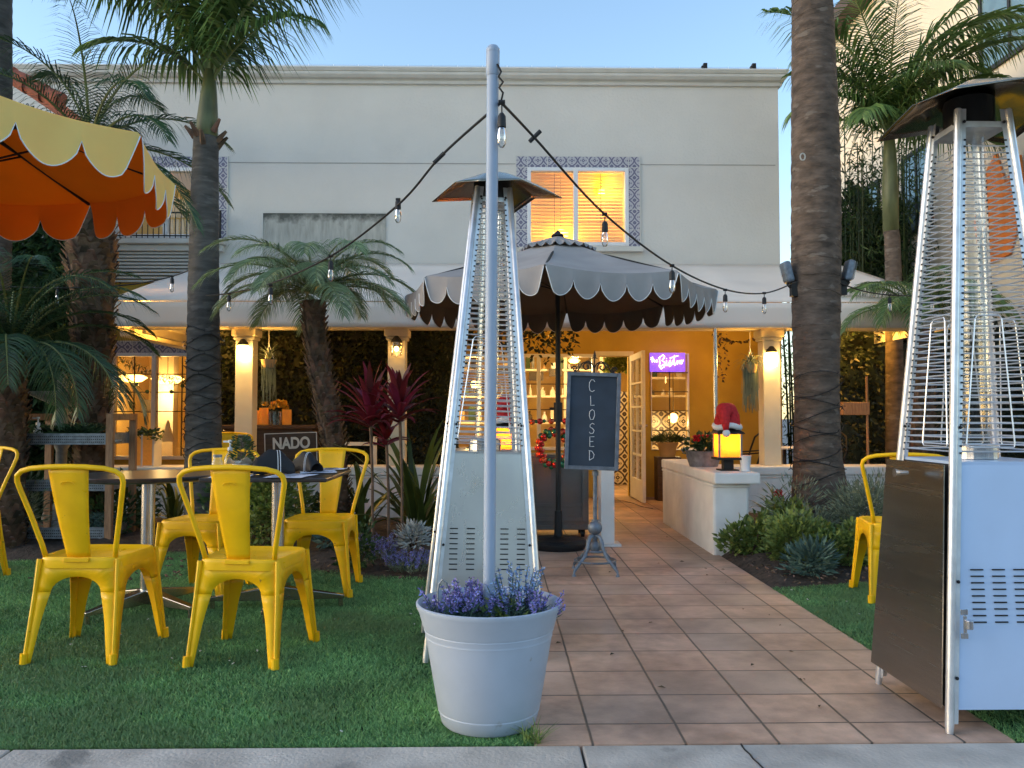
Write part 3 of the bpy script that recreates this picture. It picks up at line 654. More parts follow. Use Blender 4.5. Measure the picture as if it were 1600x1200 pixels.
hedge('ivy_hedge', 'dark leafy screen behind the thick palm trunk under the awning', 3.75, 7.2, 9.6, 10.4, 0, 2.3, 6000, M['ivy'])
hedge('left_hedge', 'dark shrubby hedge behind the left palms', -7.4, -4.15, 8.0, 8.4, 0, 3.0, 11000, M['palmd'], .11)

hedge('right_hedge', 'tall dark hedge between the thick palm and the cream building', 5.0, 6.45, 12.9, 13.4, 0, 4.4, 12000, M['bamboo'], .10)
# bamboo behind right corner
def bamboo(px0, px1, Y, ztop, label, n=9, lv=1500):
    x0, x1 = P(px0,400,Y).x, P(px1,400,Y).x; t = thing('bamboo', label, 'bamboo', ((x0+x1)/2, Y, 0), 0, 'bamboo clumps beside the building')
    st = MB(); lf = MB()
    for i in range(n):
        x = U(x0, x1); y = Y+U(-.3,.3); h = ztop*U(.8, 1.05); lean = U(-.15,.15)
        st.tube([(x,y,0),(x+lean*.4,y,h*.5),(x+lean,y,h)], [.018,.014,.006], 6)
        for k in range(lv//n):
            z = h*U(.15, 1.02); p = Vector((x+lean*z/h+U(-.28,.28), y+U(-.3,.3), z)); leaf(lf, p, (U(-1,1), U(-1,1), U(-1.2,.1)), U(.09,.17), .022)
    st.build('culm', M['flax'], t, t.location); lf.build('foliage', M['bamboo'], t, t.location)
bamboo(1226, 1262, 12.5, 3.4, 'bright green bamboo in the gap right of the building corner', 5, 700)
bamboo(1318, 1372, 11.6, 5.2, 'dark bamboo clump just right of the thick palm trunk', 12, 3600)
bamboo(1372, 1445, 12.2, 5.4, 'bamboo clump behind the slender green-topped palm', 12, 3200)
bamboo(1445, 1600, 11.3, 2.9, 'bamboo clump seen through the wires of the right heater', 14, 3600)

# right-hand building
RB = thing('cream_building', 'tall cream building with dark eave behind the right palms', 'building', (6.5, 12, 0))
XB = 6.5
def ywin(px): return XB * 0 + P(px, 650, 10).y
MB().box(XB, 5, 0, XB+6, 16, 8.3).build('wall', M['bwall'], RB, RB.location)
MB().box(XB-.35, 4.6, 8.3, XB+6, 16.4, 8.42).box(XB-.35, 4.6, 8.42, XB-.27, 16.4, 8.55).build('eave', M['dwood'], RB, RB.location)
for (ya, yb, za, zb) in ((9.6,10.9,5.6,7.4),(12.2,13.1,3.9,5.2),(13.9,14.9,3.9,5.1)):
    f = MB().box(XB-.04,ya,za,XB-.001,ya+.06,zb).box(XB-.04,yb-.06,za,XB-.001,yb,zb).box(XB-.04,ya+.06,zb-.06,XB-.001,yb-.06,zb).box(XB-.04,ya+.06,za,XB-.001,yb-.06,za+.06).box(XB-.036,(ya+yb)/2-.025,za+.06,XB-.001,(ya+yb)/2+.025,zb-.06).build('window', M['iron'], RB, RB.location)
    MB().box(XB-.02,ya+.05,za+.05,XB-.003,yb-.05,zb-.05).build('pane', M['bglass'], f, RB.location)
MB().prism([(0,0),(.5,.05),(.75,.5),(.7,1.0),(.45,.8),(.3,1.15),(.05,.95),(-.12,.5)], -.01, .01, M=Matrix.Translation((XB-.03, 10.95, 3.05)) @ Matrix.Scale(1.25, 4) @ Matrix.Rotation(R(-90),4,'Z')).build('painted_shape', M['orange'], RB, RB.location)
# left house with red tile roof
LH = thing('tiled_house', 'neighbouring house corner with red barrel roof tiles above the yellow umbrella', 'house', (-5.6, 9.4, 0))
MB().box(-7.5, 8.9, 0, -5.05, 10.8, 3.9).build('wall', M['stucco'], LH, LH.location)
mb = MB()
for r_ in range(1):
    a = P(-60, 78, 8.9); b = P(92, 158, 8.9); mb.add([a+Vector((0,0,0)), b, b+Vector((0,2,0)), a+Vector((0,2,0))], [(0,1,2,3)])
    for k in range(6):
        p, q = a.lerp(b, k/6), a.lerp(b, (k+1)/6+.02); mb.tube([p, q], [.085, .105], 10)
mb.build('roof', M['redtile'], LH, LH.location, smooth=50)

# ------------------------------------------------------------------ palms
def frond(mb, base, az, el, L, droop, nl, ll, lw, hang=.5, t0=.12, spread=.9, curl=0):
    pts = []; p = Vector(base); N_ = 14; dirs = []
    for i in range(N_+1):
        t = i/N_; e = el - droop*t**1.25; a = az+curl*t
        d = Vector((math.cos(a)*math.cos(e), math.sin(a)*math.cos(e), math.sin(e)))
        pts.append(p.copy()); dirs.append(d); p = p + d*L/N_
    mb.tube(pts, [max(.003, .017*L/1.6*(1-.85*i/N_)) for i in range(N_+1)], 5, 1)
    for i in range(nl):
        t = t0+(1-t0)*(i+.5)/nl; k = min(N_-1, int(t*N_)); f = t*N_-k
        q = pts[k].lerp(pts[k+1], f); d = dirs[k]
        s = d.cross(Vector((0,0,1))); s = s.normalized() if s.length > .05 else Vector((1,0,0)); up = s.cross(d)
        lp = ll*(math.sin(PI*(.12+.84*t))**.65)*U(.85,1.12)
        for sg in (-1, 1):
            A = (.55+.75*t)*spread; dr = (s*sg*math.cos(A*.8)+d*math.sin(A*.8)+up*.25*U(.2,1.6)).normalized()
            wv = dr.cross(up).normalized()*lw*.5; w2 = (wv.normalized()*.75+up*.5*sg)*lw*.5
            pr = q; vs = [pr-w2*.5, pr+w2*.5]; dd = dr.copy()
            for j in (1, 2, 3):
                dd = (dd+Vector((U(-.05,.05), U(-.05,.05), -hang*.42*j/2))).normalized(); pr = pr+dd*lp/3.6
                if j < 3: vs += [pr-w2*(1-.22*j), pr+w2*(1-.22*j)]
                else: vs += [pr+dd*lp*.15]
            mb.add(vs, [(0,1,3,2),(2,3,5,4),(4,5,6)], 0)
def palm_crown(t, base, fronds, mat):
    for (az, el, L, droop, nl, ll, lw, hang) in fronds:
        mb = MB(); frond(mb, base, R(az), R(el), L, R(droop), nl, ll, lw, hang, curl=U(-.25,.25)); mb.build('frond', [mat, M['rachis']], t, t.location)
def ring_trunk(t, pts, rs, mat, rings=.07, n=22, pre=None):
    mb = pre or MB(); P0 = [Vector(p) for p in pts]; out = []; rr = []
    for i in range(len(P0)-1):
        L = (P0[i+1]-P0[i]).length; k = max(2, int(L/.02))
        for j in range(k): f = j/k; out.append(P0[i].lerp(P0[i+1], f)); r = rs[i]+(rs[i+1]-rs[i])*f; rr.append(r*(1+.011*math.cos((out[-1].z/rings)*2*PI+math.sin(out[-1].z*5))+.012*math.sin(out[-1].z*2.3)+U(-.006,.006)))
    out.append(P0[-1]); rr.append(rs[-1]); mb.tube(out, rr, n); return mb.build('trunk', mat, t, t.location, smooth=180)
# left feather palm
Yk = 7.0; b = P(320, 740, Yk); c = P(322, 195, Yk)
K1 = thing('feather_palm', 'slim grey palm wrapped in light wire, left of the awning column', 'palm tree', (b.x, Yk, 0))
ring_trunk(K1, [(b.x,Yk,0), P(318,690,Yk), P(318,450,Yk), P(320,300,Yk), P(322,215,Yk)], [.16,.145,.128,.112,.10], M['barkgrey'], .11)
MB().tube([P(322,235,Yk), P(324,190,Yk), P(326,150,Yk), P(328,110,Yk)], [.092,.088,.07,.045], 14).build('crownshaft', M['shaft'], K1, K1.location, smooth=180)
mb = MB()
for i in range(10):
    a = i*2.4; d = Vector((math.cos(a), math.sin(a), 1.1)); q = P(322,215+U(-20,15),Yk)+Vector((d.x*.09, d.y*.09, 0)); mb.tube([q, q+d*.08], [.03,.012], 5)
mb.build('leaf_bases', M['datebark'], K1, K1.location)
cr = P(327,135,Yk)
palm_crown(K1, cr, [(182,78,2.3,96,70,.85,.04,1.35),(168,84,2.5,84,70,.85,.04,1.3),(200,68,1.95,90,62,.75,.04,1.3),(5,80,2.3,90,70,.85,.04,1.35),(-14,70,2.1,90,62,.8,.04,1.3),(-28,85,2.4,84,66,.8,.04,1.2),(150,74,2.0,85,56,.7,.036,1.2),(262,87,2.3,45,62,.7,.04,1.0),(290,80,2.2,100,60,.7,.04,1.3),(90,76,2.2,70,50,.6,.036,1.1),(-20,54,1.3,90,50,.55,.036,1.3),(186,48,1.15,85,46,.5,.036,1.3)], M['palm'])
# wire wrapped round trunk
mb = MB(); pts = []
for i in range(340):
    z = .35+1.45*i/340; a = i*.33; r = .155-.008*z; X = P(318, 600, Yk).x; pts.append((X+math.cos(a)*r, Yk+math.sin(a)*r, z+.03*math.sin(a*2.3+i*.05)))
mb.tube(pts, .0045, 4)
for i in range(0, 340, 3): p = Vector(pts[i]); d = Vector((p.x-P(318,600,Yk).x, p.y-Yk, 0)).normalized(); mb.tube([p, p+d*.02+Vector((0,0,.01))], [.004,.003], 4)
wl_ = tag(mb.build('trunk_wire', M['cable']), 'dark mini-light wire spiralled round the slim left palm trunk', 'light string')
mb = MB()
for i in range(0, 340, 9):
    if random.random() < .75: mb.ball(Vector(pts[i])+Vector((math.cos(i*.33), math.sin(i*.33), 0))*.022, .006, 6)
mb.build('mini_bulb', M['clearbulb'], wl_)
# thick right palm
Yr = 6.75; bx = P(1276, 700, Yr)
K2 = thing('thick_palm', 'thick brown palm trunk with two floodlights, right of the patio counter', 'palm tree', (bx.x, Yr, 0))
pr = [(1281,880,.25),(1281,815,.235),(1280,752,.215),(1278,730,.20),(1277,690,.185),(1276,620,.182),(1275,520,.195),(1275,420,.205),(1275,330,.203),(1274,230,.195),(1272,130,.185),(1270,40,.175),(1267,-60,.165),(1266,-330,.15)]
mb = MB()
for i in range(0, len(pr)-1):
    for k in range(4):
        f = (k+U(-.15,.15)+.5)/4; p = P(pr[i][0], pr[i][1], Yr).lerp(P(pr[i+1][0], pr[i+1][1], Yr), f); r = pr[i][2]+(pr[i+1][2]-pr[i][2])*f
        th = U(-.05,.05); mb.tube([(p.x+math.cos(a)*(r-.007), p.y+math.sin(a)*(r-.007), p.z+th*math.cos(a)+.006*math.sin(a*5+k)) for a in [j*2*PI/30 for j in range(30)]], .0040*U(.5,1.1), 5, closed=True)
ring_trunk(K2, [P(a,b_,Yr) for a,b_,_ in pr], [r_-.006 for *_,r_ in pr], M['bark'], .13, 28, pre=mb)
mb = MB(); tp = P(1263,245,Yr-.2)
mb.tube([Vector((tp.x-.045+.02*math.cos(a), Yr-.2, tp.z+.028*math.sin(a))) for a in [j*PI/6 for j in range(12)]], .006, 5, closed=True); mb.build('knot_scar', M['silver'], K2, K2.location)
crt = P(1266,-330,Yr)
palm_crown(K2, crt, [(a, U(15,60), 1.9, 110, 46, .5, .03, 1.2) for a in range(0, 360, 40)], M['palm'])
mb = MB(); pts = []
for i in range(160):
    z = .5+.95*i/160; a = i*.37; r = .205; pts.append((bx.x+math.cos(a)*r, Yr+math.sin(a)*r, z+.05*math.sin(a*1.3+i*.04)))
mb.tube(pts, .004, 4)
for i in range(0, 160, 2): p = Vector(pts[i]); d = Vector((p.x-bx.x, p.y-Yr, .0)).normalized(); mb.tube([p, p+d*.02+Vector((0,0,U(-.03,.03)))], [.003,.003], 4)
tag(mb.build('trunk_wire', M['cable']), 'dark mini-light wire wrapped round the foot of the thick right palm', 'light string')
def flood(px, py, sgn, label):
    p = P(px, py, Yr-.05); t = thing('floodlight', label, 'floodlight', p, 0, 'floodlights on the thick palm')
    MB().tube([(0,0,-.09),(-sgn*.02,0,-.12),(-sgn*.07,0,-.13)], .014, 8).box(-sgn*.05-.025,-.025,-.2, -sgn*.05+.025,.025,-.08).build('bracket', M['iron'], t)
    mb = MB(); mb.box(-.035,-.06,-.09, .03,.06,.085, M=Matrix.Rotation(R(14*sgn),4,'Y')); mb.build('housing', M['ironblue'], t, bevel=.02)
    MB().box(sgn*.036-.003,-.05,-.07, sgn*.036+.003,.05,.07, M=Matrix.Rotation(R(14*sgn),4,'Y')).build('lens', M['glass'], t)
flood(1230, 425, -1, 'grey floodlight strapped to the left side of the thick palm')
flood(1326, 423, 1, 'grey floodlight strapped to the right side of the thick palm')
# slender right palm
Y3 = 9.6; b = P(1398, 700, Y3)
K3 = thing('slender_palm', 'slender palm with drooping green fronds before the cream building', 'palm tree', (b.x, Y3, 0))
ring_trunk(K3, [(b.x,Y3,0), P(1396,430,Y3), P(1394,370,Y3), P(1392,360,Y3)], [.11,.09,.085,.085], M['bark'], .07)
MB().tube([P(1392,362,Y3), P(1391,300,Y3), P(1390,240,Y3), P(1388,180,Y3)], [.088,.092,.075,.04], 14).build('crownshaft', M['shaft'], K3, K3.location, smooth=180)
palm_crown(K3, P(1389,215,Y3), [(180,80,2.3,90,66,.75,.04,1.1),(168,74,1.6,90,60,.6,.036,1.1),(0,80,2.3,90,66,.75,.04,1.1),(12,50,1.9,60,60,.65,.036,1.1),(-8,62,2.2,75,60,.65,.036,1.1),(-18,74,2.2,80,66,.75,.04,1.1),(185,60,1.5,125,56,.62,.034,1.1),(170,40,1.2,105,50,.55,.034,1.2),(200,72,1.7,100,56,.6,.034,1.0),(5,55,1.7,90,60,.62,.034,1.0),(-12,40,1.5,85,56,.6,.034,1.1),(20,68,1.9,85,60,.62,.034,1.0),(-25,66,2.0,80,60,.65,.034,1.0),(250,75,1.8,75,56,.6,.034,.9),(275,60,1.4,100,54,.55,.034,1.0),(300,45,1.4,100,54,.55,.034,1.0),(100,70,1.7,60,54,.6,.034,.8),(70,60,1.6,70,54,.6,.034,.8),(225,35,1.1,90,48,.5,.034,1.2),(330,25,1.3,70,50,.55,.034,1.1),(215,82,2.1,50,60,.6,.034,.8),(340,80,2.1,60,60,.6,.034,.8),(10,18,1.5,50,56,.6,.034,1.1)], M['palm'])
# shaggy date-type trunks
def date_trunk(t, path, n_per=26, stub=.06):
    core = MB(); core.tube([p for p, r in path], [r*.88 for p, r in path], 16); core.build('trunk', M['datebark'], t, t.location, smooth=180)
    mb = MB(); k = 0
    for i in range(len(path)-1):
        (p, r), (q, r2) = path[i], path[i+1]; L = (q-p).length; rows = max(2, int(L/.045))
        for j in range(rows):
            f = j/rows; c = p.lerp(q, f); rr = r+(r2-r)*f
            for m_ in range(9):
                a = m_*2*PI/9 + k*.62 + U(-.1,.1); d = Vector((math.cos(a), math.sin(a), 0)); s = Vector((-d.y, d.x, 0))
                b0 = c+d*rr*.82; tip = b0+d*stub*.75*U(.7,1.3)+Vector((0,0,stub*U(.5,1.0))); w_ = rr*.26
                mb.add([b0-s*w_-Vector((0,0,.02)), b0+s*w_-Vector((0,0,.02)), tip+s*w_*.45, tip-s*w_*.45, tip-d*.02+Vector((0,0,.01))], [(0,1,2,3),(3,2,4)])
            k += 1
    mb.build('leaf_bases', M['datebark'], t, t.location)
Y4 = 6.9
pth = [(P(x,y,Y4), r_*.88) for x,y,r_ in ((532,860,.12),(528,745,.10),(522,700,.115),(512,640,.125),(500,580,.12),(492,520,.115),(490,470,.12))]
K4 = thing('pygmy_date_palm', 'short shaggy palm with arching feathery crown in the left bed', 'palm tree', (pth[0][0].x, Y4, 0))
date_trunk(K4, pth, stub=.055)
fl = []
for i, a in enumerate(range(0, 360, 13)):
    fl.append((a+U(-6,6), [62,40,18][i % 3]+U(-6,6), 1.0*U(.85,1.1), [110,95,75][i % 3], 80, .29, .010, .9))
palm_crown(K4, P(490,458,Y4), fl, M['palmy'])
Y5 = 7.3
pth = [(P(x,y,Y5), r_) for x,y,r_ in ((142,850,.17),(142,745,.15),(143,640,.15),(145,560,.17),(145,480,.19),(142,400,.22),(138,330,.22),(136,270,.2))]
K5 = thing('date_palm', 'shaggy dark palm trunk left of the slim wired palm, below the yellow umbrella', 'palm tree', (pth[0][0].x, Y5, 0))
date_trunk(K5, pth, stub=.075)
fl = []
for i, a in enumerate(range(0, 360, 18)):
    fl.append((a+U(-6,6), [78,48,18,-5][i % 4]+U(-6,6), 1.55*U(.85,1.1), [95,95,75,60][i % 4], 56, .36, .015, .9))
palm_crown(K5, P(140,232,Y5), fl, M['palmd'])
Y6 = 6.6
K6 = thing('low_date_palm', 'low dark feathery palm at the left edge under the umbrella', 'palm tree', (P(10,700,Y6).x, Y6, 0))
date_trunk(K6, [(P(10,870,Y6), .16), (P(10,760,Y6), .15), (P(10,560,Y6), .16)], stub=.06)
palm_crown(K6, P(15,555,Y6), [(a+U(-6,6), U(15,80), 1.3, U(90,125), 54, .34, .014, .9) for a in range(0, 360, 10)], M['palmd'])
Y7 = 7.6; K7 = thing('grey_palm', 'smooth grey palm trunk cut by the left edge above the umbrella', 'palm tree', (P(-8,650,Y7).x, Y7, 0))
ring_trunk(K7, [(P(-12,650,Y7).x,Y7,0), P(-8,300,Y7), P(-4,-250,Y7)], [.16,.14,.125], M['barkgrey'], .12)
palm_crown(K7, P(-4,-250,Y7), [(a, U(15,60), 1.9, 105, 40, .5, .03, 1.1) for a in range(0, 360, 45)], M['palm'])
Y8 = 8.05; K8 = thing('small_palm', 'small feathery palm behind the right heater, in front of the low wall', 'palm tree', (P(1440,700,Y8).x, Y8, 0))
date_trunk(K8, [(Vector((P(1440,700,Y8).x, Y8, 0)), .12), (P(1440,515,Y8), .12)], stub=.06)
palm_crown(K8, P(1440,500,Y8), [(a+U(-5,5), U(25,70), 1.0, U(90,125), 46, .32, .016, .9) for a in range(0, 360, 17)], M['palm'])

# ------------------------------------------------------------------ bed plants
def shrub(name, label, c, rad, n, l, w, mat, cat='plant', up=.4, stems=8, group=None, extra=None):
    t = thing(name, label, cat, (c[0], c[1], 0)); t.location = c
    if group: t['group'] = group
    lf = MB(); st = MB()
    lobes = [(Vector((U(-.55,.55)*rad[0], U(-.55,.55)*rad[1], U(.25,.8)*rad[2])), U(.35,.6)) for _ in range(9)]
    for i in range(n):
        ce, s = random.choice(lobes); d = Vector((random.gauss(0,1), random.gauss(0,1), random.gauss(0,1))).normalized()
        p = ce + Vector((d.x*rad[0]*s, d.y*rad[1]*s, d.z*rad[2]*s))*U(.6,1.05)
        if p.z < .005: p.z = U(.005,.04)
        leaf(lf, p, (d.x, d.y, d.z*.6+up), l*U(.6,1.25), w)
    for i in range(stems):
        ce, s = random.choice(lobes); st.tube([(ce.x*.2, ce.y*.2, -.02), (ce.x*.6, ce.y*.6, ce.z*.5), tuple(ce)], [.008,.006,.003], 5)
    if stems: st.build('stem', M['datebark'], t)
    lf.build('foliage', mat, t)
    if extra: extra(t)
    return t
def spikes(name, label, c, rad, n, h, mat, lm, cat='plant', tip=.35, r=.008):
    t = thing(name, label, cat, c); st = MB(); fl_ = MB()
    for i in range(n):
        a = U(0,6.28); q = math.sqrt(U(0,1)); b = Vector((math.cos(a)*q*rad*.7, math.sin(a)*q*rad*.7, 0)); e = b+Vector((math.cos(a)*q*rad*.45+U(-.03,.03), math.sin(a)*q*rad*.45+U(-.03,.03), h*U(.6,1.1)))
        st.tube([b, b.lerp(e,.5)+Vector((0,0,.01)), e], .0015, 4)
        for k in range(26):
            f = U(1-tip, 1.02); leaf(fl_, b.lerp(e, f), (U(-1,1),U(-1,1),U(-.3,1)), r*U(.8,1.5)*1.4, r*.8)
        for k in range(7): leaf(st, b.lerp(e, U(0, 1-tip)), (U(-1,1),U(-1,1),U(.2,1)), .04, .006)
    st.build('stem', lm, t); fl_.build('blossom', mat, t); return t
gp = G
def bed(px, py, Y, z): p = P(px, py, Y); return (p.x, Y, z)
shrub('green_shrub', 'rounded mid-green shrub behind the near yellow chairs', bed(425,800,6.35,.06), (.30,.25,.58), 1500, .06, .035, M['leafy'])
shrub('green_shrub', 'dark leafy shrub between the table legs', bed(385,800,6.7,.06), (.35,.25,.48), 800, .06, .04, M['leafd'])
shrub('green_shrub', 'low dark shrub in front of the wheeled plant cart', bed(215,800,7.2,.06), (.45,.3,.42), 900, .07, .035, M['leafd'])
shrub('grey_shrub', 'grey feathery shrub at the far left edge beside the cart', bed(12,800,6.75,.03), (.35,.3,.5), 1400, .09, .010, M['leafg'])
def blooms(c_, n, m_, s, zz):
    def f(t):
        for i in range(n):
            mb = MB(); p = Vector((U(-c_,c_), -U(.2,1)*c_, zz*U(.8,1.1)))
            for k in range(7): a = k*.9; leaf(mb, p, (math.cos(a), math.sin(a)-.3, .6), s, s*.7)
            mb.build('flower', m_, t)
    return f
shrub('flowering_shrub', 'small bronze-green shrub with a single pink bloom', bed(555,860,5.75,.04), (.16,.14,.26), 420, .045, .026, M['leafd'], extra=blooms(.06, 1, M['pink'], .03, .27))
shrub('silver_plant', 'silvery-white dusty miller beside the middle heater', bed(648,800,5.75,.16), (.14,.13,.14), 420, .05, .016, M['silver'])
spikes('lavender', 'purple lavender low at the left foot of the middle heater', bed(638,855,5.6,.04), .17, 60, .14, M['lav'], M['leafg'], tip=.6)
spikes('lavender', 'purple lavender under the red cordyline stems', bed(588,835,6.0,.05), .17, 60, .16, M['lav'], M['leafg'], tip=.6)
shrub('blue_succulent', 'blue-green rosette plant behind the right-hand table chair', bed(515,800,6.3,.08), (.12,.12,.16), 120, .09, .035, M['leafb'], stems=0)
shrub('green_shrub', 'dark creeping plants at the base of the shaggy palm', bed(500,760,7.4,.1), (.4,.3,.25), 700, .06, .035, M['leafd'])
shrub('rosemary_bush', 'large grey-green bush at the foot of the thick palm', bed(1300,800,6.15,.06), (.46,.32,.44), 3600, .055, .011, M['leafg'])
shrub('rosemary_bush', 'grey-green bush behind the right yellow chair', bed(1385,790,6.4,.06), (.38,.3,.42), 2400, .055, .011, M['leafg'])
shrub('leafy_plant', 'bright green leafy plant against the white counter foot', bed(1172,850,6.2,.05), (.22,.17,.22), 700, .055, .036, M['leafy'])
shrub('leafy_plant', 'light green leafy plant rising beside the red flower', bed(1228,820,6.45,.06), (.22,.18,.30), 700, .06, .038, M['leafy'])
shrub('leafy_plant', 'yellow-green leafy clump in the middle of the right bed', bed(1255,850,5.85,.05), (.34,.24,.27), 1900, .045, .026, M['leafy'])
shrub('leafy_plant', 'green leafy clump right of the blue-green plant', bed(1320,850,5.75,.05), (.30,.22,.26), 1600, .045, .026, M['leafy'])
shrub('blue_leaf_plant', 'blue-green fleshy plant at the front of the right bed', bed(1262,900,5.5,.03), (.19,.16,.20), 420, .075, .024, M['leafb'], stems=0)
def straps(name, label, c, n, L, wd, mat, spread=.9, cat='plant', grp=None):
    t = thing(name, label, cat, c); mb = MB()
    for i in range(n):
        a = U(0, 6.28); el = U(.9, 1.5)*1.0 if i % 3 else U(.4,.9); l = L*U(.6,1.1); p = Vector((U(-.05,.05), U(-.05,.05), 0)); s = Vector((-math.sin(a), math.cos(a), 0)); prev = None; vs = []
        for j in range(9):
            f = j/8; e = el - spread*f*f*1.6; w_ = wd*(math.sin(PI*min(.98, .18+.8*f))**.8)*.5
            vs += [p-s*w_+Vector((0,0,w_*.3)), p, p+s*w_+Vector((0,0,w_*.3))]
            p = p+Vector((math.cos(a)*math.cos(e), math.sin(a)*math.cos(e), math.sin(e)))*l/8
        mb.add(vs, [(3*j+k, 3*j+k+1, 3*j+k+4, 3*j+k+3) for j in range(8) for k in (0,1)])
    mb.build('foliage', mat, t, smooth=180); return t
straps('flax_plant', 'tall strappy olive-green plant between the cordyline and the heater', bed(655,780,6.8,.1), 38, 1.0, .05, M['flax'], .55)
straps('flax_plant', 'broad arching strap leaves left of the cordyline stems', bed(565,770,7.0,.1), 16, .75, .055, M['flax'], .9)
straps('flax_plant', 'strappy plant in front of the low wall, beside the red flower', bed(1215,790,7.4,.1), 34, .45, .022, M['flax'], .9)
straps('flax_plant', 'dark strappy clump behind the left table', bed(275,745,7.6,.1), 24, .55, .03, M['flax'], .8)
t = thing('red_flower', 'single red flower head in the right bed', 'flower', bed(1216,775,6.6,.08))
MB().tube([(0,0,0),(.01,0,.2),(0,0,.36)], .004, 5).build('stem', M['leafd'], t)
mb = MB()
for i in range(60): leaf(mb, Vector((0,0,.38)), (U(-1,1),U(-1,1),U(-1,1)), U(.03,.05), .03)
mb.build('petals', M['red'], t)
def cordyline(px, py0, py1, Y, label, L=.30, n=26, zb=.08):
    top = P(px, py1, Y); b = bed(px+4, py0, Y, zb); t = thing('cordyline', label, 'plant', b, 0, 'red cordylines in the left bed')
    loc = Vector(b); q = top-loc
    MB().tube([(0,0,0), q*.5+Vector((.01,0,0)), q], [.011,.011,.013], 6).build('stem', M['datebark'], t)
    mb = MB()
    for i in range(n):
        a = i*2.4; el = R(80-68*(i/n))+U(-.12,.12); p = q-Vector((0,0,.14*i/n)); s = Vector((-math.sin(a), math.cos(a), 0)); l = L*U(.75,1.1); vs = []
        for j in range(7):
            f = j/6; e = el-.9*f*f*(.4+i/n); w_ = .052*math.sin(PI*min(.99,.12+.88*f))**.8*.5
            vs += [p-s*w_+Vector((0,0,w_*.5)), p, p+s*w_+Vector((0,0,w_*.5))]; p = p+Vector((math.cos(a)*math.cos(e), math.sin(a)*math.cos(e), math.sin(e)))*l/6
        mb.add(vs, [(3*j+k, 3*j+k+1, 3*j+k+4, 3*j+k+3) for j in range(6) for k in (0,1)])
    mb.build('leaves', M['cordy'], t, smooth=180)
cordyline(578, 860, 640, 6.1, 'red cordyline, left and lower of the two big heads', .36, 34)
cordyline(624, 860, 632, 6.0, 'red cordyline with the tallest head, nearest the heater', .34, 34)
cordyline(603, 860, 672, 6.25, 'short red cordyline head between the two larger ones', .22, 18)

